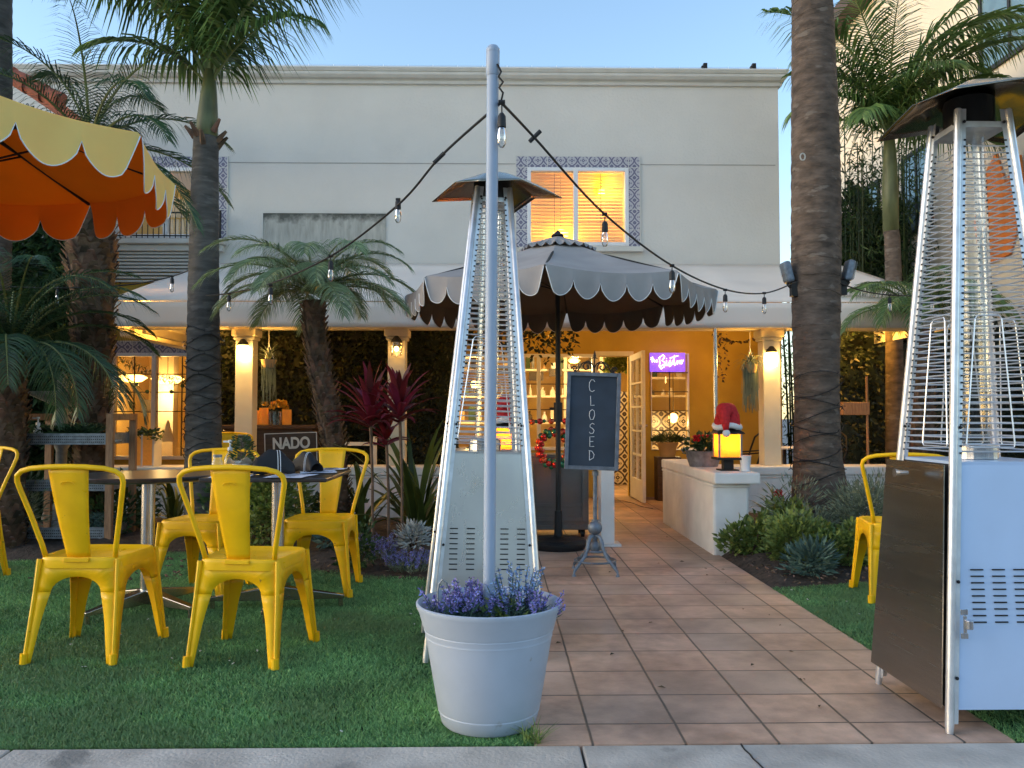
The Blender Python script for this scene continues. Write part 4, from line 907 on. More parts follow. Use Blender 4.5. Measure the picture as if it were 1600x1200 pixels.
# ------------------------------------------------------------------ yellow chairs
def chair_proto():
    t = thing('metal_chair', '', 'chair', group='yellow metal chairs')
    Y_ = M['yellow']; SZ = .445
    cs = [(-.175,-.165), (.175,-.165), (.185,.185), (-.185,.185)]; ft = [(-.195,-.235), (.195,-.235), (.225,.215), (-.225,.215)]
    apr = MB(); legs = [MB() for _ in range(4)]
    for i in range(4):
        j = (i+1) % 4
        A = Vector((*cs[i], SZ-.02)); B = Vector((*cs[j], SZ-.02)); a = Vector((*ft[i], 0)); b = Vector((*ft[j], 0))
        def pt(u, h):      # u 0..1 along side, h 0..1 height
            return (a.lerp(A, h)).lerp(b.lerp(B, h), u)
        n = 9
        for side in (0, 1):
            outer = []; inner = []
            for k in range(n+1):
                h = .0+.70*k/n; wl2 = .075+.12*min(1, h*1.0)+.05*max(0, h-.42)*2
                outer.append((0, h)); inner.append((wl2*(1+.9*max(0, h-.5)**2), h))
            m_ = 8
            for k in range(1, m_+1):
                f = k/m_; outer.append((0, .70+.60*f) if f <= .5 else (f-.5, 1.0)); 
                u0 = inner[n][0]; an = f*PI/2; inner.append((u0+(.5-u0)*(1-math.cos(an)), .70+.155*math.sin(an)))
            for k in range(len(outer)-1):
                q = [outer[k], outer[k+1], inner[k+1], inner[k]]
                if side: q = [(1-u, h) for u, h in q]
                vs = [pt(u, h) for u, h in q]
                tgt = legs[i if not side else j] if k < n else apr
                tgt.add(vs, [(0,1,2,3) if side else (3,2,1,0)])
        # fill apron above
        legs[i].tube([a+Vector((0,0,.0)), a.lerp(A,.7)], [.007,.0075], 8)
        legs[i].tube([a, a+Vector((0,0,.03))+(A-a)*.03], [.016,.015], 10)
        apr.tube([a.lerp(A,.7), A+Vector((0,0,.012))], [.0075,.011], 8)
    for l in legs: l.build('leg', Y_, t, solid=.003, smooth=35, weld=.0008)
    apr.build('apron', Y_, t, solid=.003, smooth=35, weld=.0008)
    # seat
    mb = MB(); rings = [(1.0,-.045),(1.01,-.012),(1.0,-.002),(.975,.004),(.93,.002),(.88,-.005),(.5,-.009),(.02,-.010)]; n = 48; vs = []
    for s, z in rings:
        for j in range(n):
            a = 2*PI*j/n; c_, s_ = math.cos(a), math.sin(a); e = .32; x = math.copysign(abs(c_)**e, c_)*.188*s; y = math.copysign(abs(s_)**e, s_)*.188*s+.008
            vs.append((x*(1+.04*y/.19), y, SZ+z))
    mb.add(vs, [(i*n+j, i*n+(j+1) % n, (i+1)*n+(j+1) % n, (i+1)*n+j) for i in range(len(rings)-1) for j in range(n)])
    mb.build('seat', Y_, t, smooth=60)
    h = [(-.155,-.150,.44),(-.165,-.165,.50),(-.195,-.20,.63),(-.222,-.235,.74),(-.232,-.248,.785),(-.228,-.256,.812),(-.205,-.264,.832),(-.16,-.272,.844),(-.08,-.279,.851),(0,-.281,.853)]
    h = h+[(-x,y,z) for x,y,z in h[-2::-1]]
    MB().tube(h, .0115, 10).build('back_hoop', Y_, t, smooth=180)
    mb = MB()
    def sl(u, v):
        w_ = .052+.037*v; z = .447+.40*v; y = -.175-.10*v**1.15 - .012*math.sin(v*PI); return ((u-.5)*2*w_, y+.010*(2*u-1)**2, z)
    mb.grid(sl, 8, 14); bs = mb.build('back_slat', Y_, t, solid=.003, smooth=60)
    MB().tube([(-.03,-.268,.775),(-.02,-.272,.785),(0,-.274,.788),(.02,-.272,.785),(.03,-.268,.775)], .003, 5).build('pressed_mark', Y_, bs)
    MB().box(-.055,-.190,.428, .055,-.176,.446).build('slat_bracket', Y_, t, bevel=.003)
    return t
CH = chair_proto()
CHS = [(-1.845,3.90,-2,'yellow metal chair nearest the left edge, its back to the viewer'),
       (-1.11,3.83,-6,'yellow metal chair in the front, second from the left, back to the viewer'),
       (-1.80,5.16,172,'yellow metal chair behind the left table, facing the viewer'),
       (-1.09,5.20,178,'yellow metal chair behind the table with papers, facing the viewer'),
       (2.38,4.95,-14,'yellow metal chair half hidden behind the right heater'),
       (-3.56,5.55,160,'yellow metal chair with only its hoop showing at the left edge'),
       (2.18,9.7,80,'yellow metal chair on the patio beside the open door'),
       (-2.62,7.9,180,'yellow chair far back on the patio behind the slim wired palm')]
for i, (x, y, a, lb) in enumerate(CHS):
    if i == 0: CH['label'] = lb; CH.location = (x, y, 0); CH.rotation_euler = (0,0,R(a))
    else: again(CH, lb, (x, y, .001 if i == 6 else (.05 if i == 7 else 0)), R(a))

# ------------------------------------------------------------------ tables
def pedestal(t, r=.036, feet=((1,0),(-1,0),(0,1),(0,-1)), L=.37, rot=20):
    MB().cyl((0,0,.08), (0,0,.72), r, n=20).build('pedestal', M['chrome'], t, smooth=40)
    for a in range(4):
        mb = MB(); an = R(rot+90*a); d = Vector((math.cos(an), math.sin(an), 0)); s = Vector((-d.y, d.x, 0))
        def bx(f0, f1, w0, w1, z0, z1, zz0, zz1):
            vs = []
            for f, w_, za, zb in ((f0,w0,z0,zz0),(f1,w1,z1,zz1)):
                for sg in (-1,1): 
                    vs += [d*f+s*w_*sg+Vector((0,0,za)), d*f+s*w_*sg+Vector((0,0,zb))]
            mb.add(vs, [(0,2,3,1),(4,5,7,6),(0,1,5,4),(2,6,7,3),(1,3,7,5),(0,4,6,2)])
        bx(.03, L, .034, .018, .045, .045, .12, .065); mb.cyl(d*(L-.02)+Vector((0,0,0)), d*(L-.02)+Vector((0,0,.046)), .013, n=10)
        mb.build('foot', M['steel2'], t, bevel=.003)
T1 = thing('round_table', 'round dark table behind the left yellow chair', 'table', (-1.93, 4.65, 0)); pedestal(T1, rot=-30)
MB().lathe([(.0001,.72),(.36,.72),(.385,.728),(.39,.745),(.385,.75),(.0001,.75)], (0,0,0), 48).build('tabletop', M['tabletop'], T1, smooth=40)
T2 = thing('square_table', 'square dark table laid with paper sheets', 'table', (-1.235, 4.72, 0)); pedestal(T2, rot=5)
t2m = MB().box(-.315,-.37,.725, .345,.37,.748); t2m.build('tabletop', M['tabletop'], T2, bevel=.006)
TZ = .7485
PAPERS = [(-1.42,4.50,.21,.28,8,'pale paper sheet near the front-left corner of the square table'),(-1.10,4.47,.21,.28,-6,'printed pale paper sheet on the square table, front right'),(-1.03,4.80,.20,.28,14,'pale paper sheet at the middle right of the square table'),(-1.38,4.86,.21,.28,-10,'pale paper sheet at the middle left of the square table'),(-.99,5.0,.16,.14,3,'small pale paper at the far right corner of the square table')]
for i, (x, y, a, b_, r_, lb) in enumerate(PAPERS):
    t = thing('paper_sheet', lb, 'paper', (x, y, TZ+.0012*i), R(r_)); pp = MB()
    pp.grid(lambda u, v: ((u-.5)*a, (v-.5)*b_, .001+.003*math.sin(u*4+v*3)**2), 6, 6); pp.build('sheet', M['paper'], t)
    k = MB()
    for j in range(8):
        y_ = -b_*.38+j*b_*.1; w_ = U(.2,.42)*a; k.box(-w_, y_, .0048, w_*U(.3,1), y_+.006, .0052)
    k.build('print', M['ink'], t)
def mask(x, y, rz, label, s=1.0):
    t = thing('cloth_cap', label, 'cap', (x, y, TZ+.006), R(rz), 'black striped cloth caps on the table'); mb = MB()
    def f(u, v):
        a = PI*u; h = .13*s*math.sin(PI*(.08+.84*v))**.7; return (-.11*s+.22*s*v, math.cos(a)*.055*s*(1-.35*math.sin(PI*v)), h*math.sin(a)**.8+.004*math.sin(v*20))
    mb.grid(f, 14, 18); mb.build('cloth', M['black'], t, smooth=180, solid=.003)
    for v0 in (.60,.66):
        k = MB(); k.tube([Vector(f(u/14, v0))*1.0+Vector((0,(f(u/14,v0)[1])*.05,.002)) for u in range(15)], .0022, 5); k.build('stripe', M['white'], t)
mask(-1.235, 4.60, 25, 'black striped cloth cap on the square table, left of the pair', 1.0)
mask(-1.10, 4.80, -35, 'black striped cloth cap on the square table, right and behind', .85)
def pump(loc, label, m_, clear=False, s=1.0):
    t = thing('pump_bottle', label, 'bottle', loc)
    MB().lathe([(.0001,0),(.032*s,0),(.034*s,.01),(.034*s,.07*s),(.030*s,.09*s),(.014*s,.115*s),(.012*s,.125*s)], (0,0,0), 20).build('bottle', m_, t, smooth=50)
    MB().lathe([(.0001,.125*s),(.014*s,.125*s),(.014*s,.145*s),(.005*s,.147*s),(.005*s,.17*s),(.012*s,.172*s),(.012*s,.185*s),(.0001,.187*s)], (0,0,0), 14).box(-.038*s,-.006*s,.172*s, 0,.006*s,.182*s).build('pump', M['white'], t, smooth=40)
pump((-1.50,4.70,TZ+.001), 'clear pump bottle on the square table beside the little potted plant', M['tubeglass'])
t = thing('glass_jar', 'small clear jar with blue contents on the square table', 'jar', (-1.51,4.52,TZ+.001))
MB().lathe([(.0001,0),(.028,0),(.03,.01),(.03,.07),(.022,.085),(.022,.1)], (0,0,0), 18).build('jar', M['tubeglass'], t, smooth=50)
MB().lathe([(.0001,.003),(.025,.003),(.025,.045),(.0001,.045)], (0,0,0), 16).build('contents', M['paper'], t)
MB().lathe([(.0001,.098),(.024,.098),(.024,.112),(.0001,.112)], (0,0,0), 16).build('lid', M['galv'], t)
t = thing('potted_plant', 'little fir plant in a burlap-wrapped pot on the square table', 'plant', (-1.41,4.62,TZ+.001))
MB().lathe([(.0001,0),(.038,0),(.048,.03),(.052,.07),(.05,.075),(.0001,.065)], (0,0,0), 20).build('pot', M['cream'], t, smooth=50)
mb = MB(); mb.grid(lambda u, v: (math.cos(u*2*PI)*(.052+.028*v), math.sin(u*2*PI)*(.052+.028*v), .06+.035*v*(.5+.5*math.sin(u*2*PI*5))), 40, 3); mb.build('burlap', pm('burlap', (.4,.32,.22), .9, var=.2, vs=40), t, solid=.002)
mb = MB()
for i in range(420): a = U(0,6.28); z = U(.07,.21); r_ = .07*(1-(z-.07)/.2)**.6; leaf(mb, Vector((math.cos(a)*r_*U(.2,1), math.sin(a)*r_*U(.2,1), z)), (math.cos(a), math.sin(a), .4), .032, .007)
mb.build('foliage', M['leafd'], t)

# ------------------------------------------------------------------ patio heaters
def heater(loc, rz, lean, label, panel, a=.26, door=False, refl=(.235, 0, (0,0)), side=None, at=.085, z1=2.17):
    t = thing('patio_heater', label, 'heater', loc, rz, 'pyramid patio heaters'); t.rotation_euler = (lean[0], lean[1], rz)
    H, zp = 2.2, .91
    def hw(z): return a+(at-a)*z/H
    for sx in (-1,1):
        for sy in (-1,1):
            mb = MB(); p = lambda z, k=0: Vector((sx*(hw(z)-k), sy*(hw(z)-k), z))
            mb.tube([p(0), p(.03), p(z1-.004), p(z1)], [.012,.0145,.0135,.010], 12)
            for ax in (0, 1):
                f = (lambda z: Vector((sx*(hw(z)-.030), sy*hw(z), z))) if ax == 0 else (lambda z: Vector((sx*hw(z), sy*(hw(z)-.030), z)))
                mb.add([p(.03), f(.03), f(z1), p(z1)], [(0,1,2,3)])
            for q in (zp+.12, .5, z1-.05, .18): 
                c = p(q); mb.ball((c.x-sx*.022, c.y+sy*.004, q), .006, 8, 1); mb.ball((c.x+sx*.004, c.y-sy*.022, q), .006, 8, 1)
            for i in range(47):
                z = zp+.03+i*.0248; c = p(z)
                mb.box(c.x-sx*.026-.004, c.y-.0015+sy*.001, z-.003, c.x-sx*.026+.004, c.y+.0015+sy*.001, z+.003, 1); mb.box(c.x-.0015+sx*.001, c.y-sy*.026-.004, z-.003, c.x+.0015+sx*.001, c.y-sy*.026+.004, z+.003, 1)
            mb.build('post', [M['alu'], M['slot']], t, smooth=40)
    z0 = .075
    for k in range(4):
        an = k*PI/2; Mr = Matrix.Rotation(an, 4, 'Z')
        if door and k == 3: # left-hand panel is an ajar door
            Mr = Mr
        mb = MB(); n = 10
        def f(u, v):
            z = z0+(zp-.01-z0)*v; h = hw(z)-.012; return Mr @ Vector(((u*2-1)*h, -hw(z)+.004-.003*math.sin(u*PI)*math.sin(v*7+k), z))
        mb.grid(f, 14, 14)
        if k in (0, 2):
            s = mb; w2 = .036 if not door else .044
            for i in range(9):
                for j in range(5):
                    x = -.155+j*.075; z = .54-.022*i
                    if not door: x -= .01; z += .03
                    h = -hw(z)+.000; s.box(x, h-.002, z-.0022, x+w2, h+.002, z+.0022, 1, Mr)
        mb.build('panel', [side if (side and k == 3) else panel, M['slot']], t, smooth=40)
        # wire guard
        wv = MB()
        for i in range(46):
            z = zp+.035+i*.0248; h = hw(z); q = Mr @ Vector((-(h-.02), -h+.006, z)); q2 = Mr @ Vector((h-.02, -h+.006, z)); wv.tube([q, q2], .0028, 4)
        zl, zh = zp+.05, zp+.52
        for (xa, xb) in (((-.10,.02),) if k % 2 == 0 else ((-.02,.10),)):
            lp = [Vector((xb*.8-.008, 0, zh)), Vector((xa*.8+.01, 0, zh)), Vector((xa*.8, 0, zh-.012)), Vector((xa*1.4, 0, zl+.01)), Vector((xa*1.4+.01, 0, zl)), Vector((xb*1.4, 0, zl)), Vector((xb*1.4+.004,0,zl+.01)), Vector((xb*.8,0,zh-.012))]
            wv.tube([Mr @ Vector((q.x, -hw(q.z)+.002, q.z)) for q in lp], .0028, 6, closed=True)
        wv.build('wire_guard', M['wire'], t)
    if door:
        mb = MB(); Mr = Matrix.Translation((-.276, -.235, 0)) @ Matrix.Rotation(R(3.5), 4, 'Y') @ Matrix.Rotation(R(-90+2), 4, 'Z')
        b0, b1 = .0, -.49; 
        mb.add([Mr @ Vector(q) for q in ((0,0,z0),(-.50,0,z0+.01),(-.445,.0,.90),(-.045,.0,.90))], [(0,1,2,3)])
        dd = mb.build('access_door', M['steel2'], t, solid=.004)
        MB().lathe([(.0001,-.05),(.016,-.05),(.010,-.03),(.008,0)], (0,0,0), 12).build('door_knob', M['chrome'], dd); 
        dk = dd.children[0]; dk.location = (-.268,-.02,.86); dk.rotation_euler = (0, R(90), 0)
        lt = MB(); lt.box(-.215,-.263,.315, -.19,-.258,.335).box(-.215,-.263,.395,-.19,-.258,.415).box(-.208,-.268,.335,-.197,-.262,.395).cyl((-.192,-.27,.35),(-.192,-.27,.38),.014,n=12)
        lt.build('latch', M['chrome'], t, bevel=.002)
    MB().box(-hw(zp)+.005,-hw(zp)+.005,zp-.012, hw(zp)-.005,hw(zp)-.005,zp).build('shelf_plate', panel, t)
    MB().lathe([(.0001,zp+.002),(.075,zp+.002),(.075,zp+.05),(.05,zp+.055)], (0,0,0), 20).build('burner_base', M['chrome'], t)
    MB().lathe([(.052,zp+.05),(.052,z1-.07)], (0,0,0), 24).build('glass_tube', M['tubeglass'], t, smooth=180)
    mb = MB(); 
    mb.lathe([(.0001,z1-.045),(.088,z1-.045),(.088,z1+.06),(.07,z1+.07),(.0001,z1+.07)], (0,0,0), 28); mb.build('burner_head', M['blackmetal'], t, smooth=40)
    mb = MB().box(-at-.004,-at-.004,z1-.068, at+.004,at+.004,z1-.047); mb.build('top_plate', M['alu'], t)
    hs, ry, oc = refl; mb = MB(); ct = Vector((oc[0], oc[1], z1+.075)); n = 8
    def g(u, v):
        x, y = (u*2-1), (v*2-1); m_ = max(abs(x), abs(y)); dz = -.07*max(0, m_-.32)/.68 - .045*abs(x*y)
        q = Matrix.Rotation(ry, 3, 'Z') @ Vector((x*hs, y*hs, 0)); return (ct.x+q.x, ct.y+q.y, ct.z+dz)
    mb.grid(g, 16, 16); mb.build('reflector', M['reflector'], t, solid=.003, smooth=22)
    return t
p0 = G(752, 977)
heater((p0.x+.0, 3.92, 0), R(6), (0, R(1.5)), 'steel pyramid heater behind the grey flower pot, centre of the view', M['steel'], .256, False, (.225, R(26), (.02,0)), at=.070, z1=2.14)
heater((1.785, 3.085, 0), 0, (0, 0), 'large pyramid heater with pale blue front panel at the right edge', M['bluepanel'], .262, True, (.27, R(2), (.0,-.10)), side=M['slot'], at=.092, z1=2.20)

# ------------------------------------------------------------------ planter with pole
pc = Vector((P(764,1000,2.96).x, 2.96, 0))
PT = thing('flower_pot', 'large grey plastic pot holding the light pole and purple flowers', 'planter', pc)
MB().lathe([(.0001,.004),(.158,.004),(.166,.012),(.176,.05),(.1775,.0505),(.1765,.055),(.179,.06),(.212,.25),(.2215,.305),(.2235,.3055),(.2225,.3095),(.2235,.3135),(.226,.3265),(.228,.3275),(.227,.331),(.229,.335),(.231,.339),(.245,.388),(.252,.402),(.256,.412),(.256,.418),(.25,.421),(.243,.416),(.236,.40),(.225,.35),(.0001,.345)], (0,0,0), 72).build('pot', M['pot'], PT, smooth=35)
MB().lathe([(.0001,.352),(.225,.352)], (0,0,0), 40).build('potting_soil', M['soil'], PT)
PL = thing('light_pole', 'tall pale blue-grey plastic pole standing in the flower pot', 'pole', (pc.x, 2.96, .36))
pb = Vector((pc.x+.0, 2.96, .36)); ptp = P(770,96,2.96)
MB().tube([pb, ptp], .0215, 24).build('pole', M['pvc'], PL, PL.location, smooth=40)
mb = MB(); d = (ptp-pb).normalized()
mb.tube([ptp-d*.055, ptp-d*.052, ptp, ptp+d*.03], [.0225,.0245,.0245,.0243], 24); mb.tube([ptp+d*.028, ptp+d*.031, ptp+d*.045, ptp+d*.056, ptp+d*.060], [.0225,.0245,.0245,.017,.004], 24); mb.build('end_cap', M['pvc'], PL, PL.location, smooth=50)
hk = P(782,120,2.94)
MB().tube([P(777,100,2.94), P(783,112,2.94), P(779,120,2.94), P(786,128,2.94), P(780,137,2.94), P(786,145,2.94), P(783,158,2.94)], .004, 6).build('hook', M['iron'], PL, PL.location, smooth=180)
mb = MB()
def posy(x, y, n, h, mat, label):
    t = spikes('lavender_spray', label, (pc.x+x, 2.96+y, .355), .10, n, h, mat, M['leafb'], 'flowers', .55, .0085); return t
posy(-.135, -.03, 34, .11, M['lav'], 'purple artificial lavender at the left rim of the grey pot')
posy(-.055, .02, 44, .13, M['lav'], 'purple artificial lavender just left of the pole in the pot')
posy(.085, .03, 34, .16, M['lavb'], 'bluish artificial lavender right of the pole in the pot')
posy(.155, -.03, 26, .10, M['lav'], 'mauve artificial lavender at the right rim of the grey pot')
shrub('pot_foliage', 'green and brown leaves right beside the pole in the pot', (pc.x+.05, 2.94, .36), (.07,.05,.05), 60, .04, .03, M['leafy'], stems=0)
MB_ = MB().tube([(0,0,0),(0,0,.11),(.004,0,.135),(.016,0,.15),(.028,0,.14),(.03,0,.12)], .004, 6)
t = tag(MB_.build('pot_hook', M['galv']), 'small galvanised hook standing in the left side of the pot', 'hook'); t.location = (P(684,930,2.88).x, 2.88, .36)

# ------------------------------------------------------------------ string lights
def string(label, pts, bulbs, r=.0055, clips=()):
    t = thing('string_lights', label, 'light string', pts[0], 0, 'festoon lights'); L0 = t.location.copy()
    # catmull
    out = []
    for i in range(len(pts)-1):
        a, b, c, d = pts[max(0,i-1)], pts[i], pts[i+1], pts[min(len(pts)-1,i+2)]
        for k in range(8):
            s = k/8; out.append(.5*((2*b)+(c-a)*s+(2*a-5*b+4*c-d)*s*s+(-a+3*b-3*c+d)*s**3))
    out.append(pts[-1]); MB().tube(out, r, 6).build('cable', M['cable'], t, L0, smooth=180)
    for (p, s, lng) in bulbs:
        m_ = MB(); m_.tube([p, p-Vector((0,0,lng))], .003*s, 5); m_.tube([p+Vector((-.012*s,0,0)), p+Vector((.012*s,0,0))], .009*s, 6)
        q = p-Vector((0,0,lng)); m_.tube([q, q-Vector((0,0,.012))*s, q-Vector((0,0,.05))*s], [.008*s,.015*s,.016*s], 10)
        so_ = m_.build('socket', M['cable'], t, L0, smooth=40)
        g = q-Vector((0,0,.05*s)); MB().lathe([(.011*s,0),(.015*s,-.012*s),(.0175*s,-.035*s),(.015*s,-.06*s),(.008*s,-.072*s),(.0001,-.074*s)], g, 12).build('bulb', M['clearbulb'], so_, L0, smooth=180)
        MB().tube([g+Vector((-.003*s,0,0)), g+Vector((-.006*s,0,-.03*s)), g+Vector((.006*s,0,-.03*s)), g+Vector((.003*s,0,0))], .0012, 4).build('filament', M['galv'], so_, L0)
    for p in clips: MB().tube([p+Vector((-.022,0,-.022)), p+Vector((.022,0,.022))], .009, 6).build('cable_tie', M['cable'], t, L0)
hp = P(783,160,2.94)
A_ = lambda px, py, f: P(px, py, 2.94+(6.85-2.94)*f)
string('string lights running from the pole down left to the slim palm', [hp, A_(690,243,.14), P(620,322,3.9), P(517,400,4.9), P(423,443,5.9), P(358,458,6.4), P(322,462,6.85)],
       [(P(622,312,3.9), .9, .0), (P(517,400,4.9), 1.0, .03), (P(423,446,5.9), 1.0, .015), (P(358,459,6.4), 1.0, .012)], clips=[A_(686,247,.14)])
string('string lights running from the pole down right to the thick palm', [hp, A_(835,215,.1), P(945,335,4.0), P(1050,415,4.9), P(1132,452,5.6), P(1195,458,6.1), P(1245,440,6.55)],
       [(P(784,160,2.93), 1.0, .04), (P(945,335,4.0), 1.0, .035), (P(1050,415,4.9), 1.1, .03), (P(1133,453,5.6), 1.0, .03), (P(1194,458,6.1), 1.0, .03)], clips=[A_(836,213,.1)])
string('string lights from the thick palm across to the right edge', [P(1305,440,6.6), P(1350,455,6.8), P(1392,461,7.0), P(1450,462,7.3), P(1520,455,7.6), P(1640,430,8.0)], [(P(1390,461,7.0), 1, .02), (P(1456,462,7.3), 1, .02)])
string('string lights from the slim palm off to the left edge', [P(312,415,6.9), P(268,432,7.0), P(200,445,7.0), P(90,450,6.9), P(-60,445,6.9)], [(P(269,432,7.0), 1, .01), (P(90,450,6.9), 1, .01)])

# ------------------------------------------------------------------ umbrellas
def umbrella(label, c, Rr, ang0, ze, zp, val, nsc, mat, base=True, pole_z=None, vent=True, piping=True, shade_glow_skin=None):
    t = thing('umbrella', label, 'umbrella', (c[0], c[1], 0), 0, 'garden umbrellas')
    cor = [Vector((math.sin(R(ang0+45*i))*Rr, -math.cos(R(ang0+45*i))*Rr, ze)) for i in range(8)]; pk = Vector((0,0,zp)); zin = .16
    mb = MB()
    for i in range(8):
        a, b = cor[i], cor[(i+1) % 8]
        def f(u, v):
            e = a.lerp(b, u); q = pk.lerp(e, zin+(1-zin)*v); sg = .035*Rr*math.sin(PI*u)*v*(1.05-v*.2)*1.2 + .02*math.sin(PI*v); q.z -= sg; return q
        mb.grid(f, 8, 10)
    mb.build('canopy', mat, t, smooth=30)
    if shade_glow_skin:  # same cloth in reality
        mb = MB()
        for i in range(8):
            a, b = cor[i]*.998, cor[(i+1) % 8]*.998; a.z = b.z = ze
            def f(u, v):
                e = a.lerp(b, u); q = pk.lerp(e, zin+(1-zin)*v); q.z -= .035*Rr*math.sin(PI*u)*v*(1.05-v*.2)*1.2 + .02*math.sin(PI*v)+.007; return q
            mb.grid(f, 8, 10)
        mb.build('lining', shade_glow_skin, t, smooth=30)
    if vent:
        mb = MB(); tr = MB()
        for i in range(8):
            a, b = cor[i], cor[(i+1) % 8]
            def f(u, v):
                e = a.lerp(b, u); q = pk.lerp(e, .25*v)+Vector((0,0,.035)); q.z -= (.030*abs(math.sin(u*PI*3))*(1 if v == 1 else 0)); return q
            mb.grid(f, 12, 3)
        mb.build('vent_cap', mat, t); MB().lathe([(.0001,zp+.085),(.012,zp+.07),(.05,zp+.04),(.055,zp+.03)], (0,0,0), 12).build('finial', M['iron'], t)
    mb = MB(); pip = MB()
    for i in range(8):
        a, b = cor[i], cor[(i+1) % 8]; nrm = Vector(((a+b).x, (a+b).y, 0)).normalized()
        n = 14*nsc
        def bot(u):
            s = abs(math.sin(PI*u*nsc)); d_ = min(u, 1-u)*nsc; k = .42+.58*s**.55
            if d_ < .25: k = .10+(k-.10)*min(1, (d_/.25))**.7
            return k
        def pnt(u, v):
            e = a.lerp(b, u); e.z -= .035*Rr*math.sin(PI*u)*.88
            return e+Vector((0,0,-val*bot(u)*v))+nrm*(.012*v+.010*math.sin(u*nsc*2*PI+1)*v)
        mb.grid(pnt, n, 5)
        if shade_glow_skin: mb.grid(lambda u, v: pnt(u, v)-nrm*.004, n, 5, 1)
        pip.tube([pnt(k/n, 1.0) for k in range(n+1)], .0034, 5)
    mb.build('valance', [mat, shade_glow_skin] if shade_glow_skin else mat, t, smooth=180)
    if piping: pip.build('piping', M['piping'], t, smooth=180)
    for i in range(8):
        MB().tube([pk-Vector((0,0,.05)), (pk.lerp(cor[i], .5))-Vector((0,0,.022)), cor[i]-Vector((0,0,.015))], .011, 6).build('rib', M['iron'], t)
    mb = MB()
    for i in range(8): mb.tube([Vector((0,0,zp-.42)), pk.lerp(cor[i], .5)-Vector((0,0,.02))], .006, 5)
    mb.build('struts', M['iron'], t)
    MB().cyl((0,0,.05), (0,0,zp), .021, n=16).build('pole', M['iron'], t, smooth=40)
    MB().cyl((0,0,zp-.45), (0,0,zp-.38), .04, n=14).cyl((0,0,zp-.1), (0,0,zp-.02), .04, n=14).build('hub', M['iron'], t, smooth=40)
    if base:
        MB().lathe([(.0001,0),(.225,0),(.235,.015),(.235,.05),(.21,.075),(.05,.085),(.035,.095),(.03,.30),(.0001,.30)], (0,0,0), 40).build('base', M['blackmetal'], t, smooth=35)
        MB().cyl((0,0,1.02), (0,0,1.18), .036, n=14).cyl((-.07,0,1.13),(0,0,1.13),.010,n=8).build('crank', M['iron'], t, smooth=40)
    return t
uc = G(880,862)
umbrella('grey scalloped garden umbrella with white piping over the path', (P(872,650,6.8).x, 6.8), 1.27, -8, 2.09, 2.52, .195, 5, M['gcanvas'], shade_glow_skin=M['glining'])
P1 = Vector((-1.74, 4.0)); dd_ = Vector((.558, .83)); s_ = .86; mid = P1-dd_*s_/2; cen = mid+Vector((-.83,.558))*1.207*s_
rel = P1-cen; ang = math.degrees(math.atan2(rel.x, -rel.y))
umbrella('yellow scalloped umbrella with orange underside at the top left', (cen.x, cen.y), rel.length, ang, 2.44, 2.72, .235, 3, M['ycanvas'], shade_glow_skin=M['ylining'])

# ------------------------------------------------------------------ chalkboard sign
sb = P(929, 650, 5.72)
SG = thing('chalkboard_sign', 'dark chalkboard reading CLOSED on an iron swivel stand in the path', 'sign', (sb.x, 5.72, 0))
L0 = SG.location
bd0 = P(926, 658, 5.66); Mb = Matrix.Translation(bd0) @ Matrix.Rotation(R(2.0), 4, 'Y') @ Matrix.Rotation(R(-3), 4, 'Z')
ppm = FPX/5.66; W2, H2 = 42/ppm, 76/ppm
fwd = .026
MB().box(-W2+fwd,-.006,-H2+fwd, W2-fwd,.012,H2-fwd, M=Mb).build('board', M['slate'], SG, L0)
MB().box(-W2,-.018,-H2, -W2+fwd,.018,H2, M=Mb).box(W2-fwd,-.018,-H2, W2,.018,H2, M=Mb).box(-W2+fwd,-.0175,H2-fwd, W2-fwd,.0175,H2, M=Mb).box(-W2+fwd,-.0175,-H2, W2-fwd,.0175,-H2+fwd, M=Mb).build('frame', M['frameblue'], SG, L0, bevel=.003)
LET = {'C': [[(.9,.82),(.7,.98),(.35,.98),(.08,.75),(.05,.4),(.2,.08),(.55,.0),(.9,.12)]], 'L': [[(.25,1),(.3,.5),(.32,.02),(.9,.06)]],
 'O': [[(.5,1),(.15,.8),(.08,.4),(.3,.02),(.7,.05),(.92,.45),(.85,.85),(.5,1)]], 'S': [[(.85,.9),(.55,1),(.2,.85),(.2,.62),(.6,.5),(.85,.3),(.7,.05),(.3,0),(.1,.15)]],
 'E': [[(.85,.98),(.15,.95),(.2,.02),(.85,.04)],[(.18,.5),(.7,.52)]], 'D': [[(.15,1),(.2,.0)],[(.05,.98),(.55,.92),(.9,.6),(.8,.25),(.2,.0)]], 'd': [[(.6,1),(.6,0)],[(.6,.4),(.2,.4),(.2,.05),(.6,.05)]], 'l': [[(.5,1),(.5,0)]]}
def strokes(mb, ch, x, z, w_, h, M_, r, y=-.008):
    for st in LET[ch]:
        pts = [M_ @ Vector((x+a*w_, y, z+b*h)) for a, b in st]; mb.tube(pts, r, 5)
mb = MB()
ys = [597,625,648,670,692,712] 
for i, ch in enumerate('CLOSED'):
    hh = [21,17,18,18,18,17][i]/ppm*1.0; zz = (658-[612,634,656,677.5,698,719][i])/ppm*1.0; xx = (-7 + [0,1,2,3,4,4][i]*.6 - .6)/ppm
    strokes(mb, ch, xx, zz-.0, 10/ppm, hh*.9, Mb, .0022)
mb.build('lettering', M['chalk'], SG, L0)
mb = MB(); 
def scroll(cx, cz, r0, sg, turns=1.4, start=0):
    pts = []
    for i in range(30):
        f = i/29; a = start+f*turns*2*PI; rr = r0*(1-.75*f); pts.append(Mb @ Vector((cx+sg*rr*math.cos(a), 0, cz+rr*math.sin(a))))
    mb.tube(pts, .0050, 5)
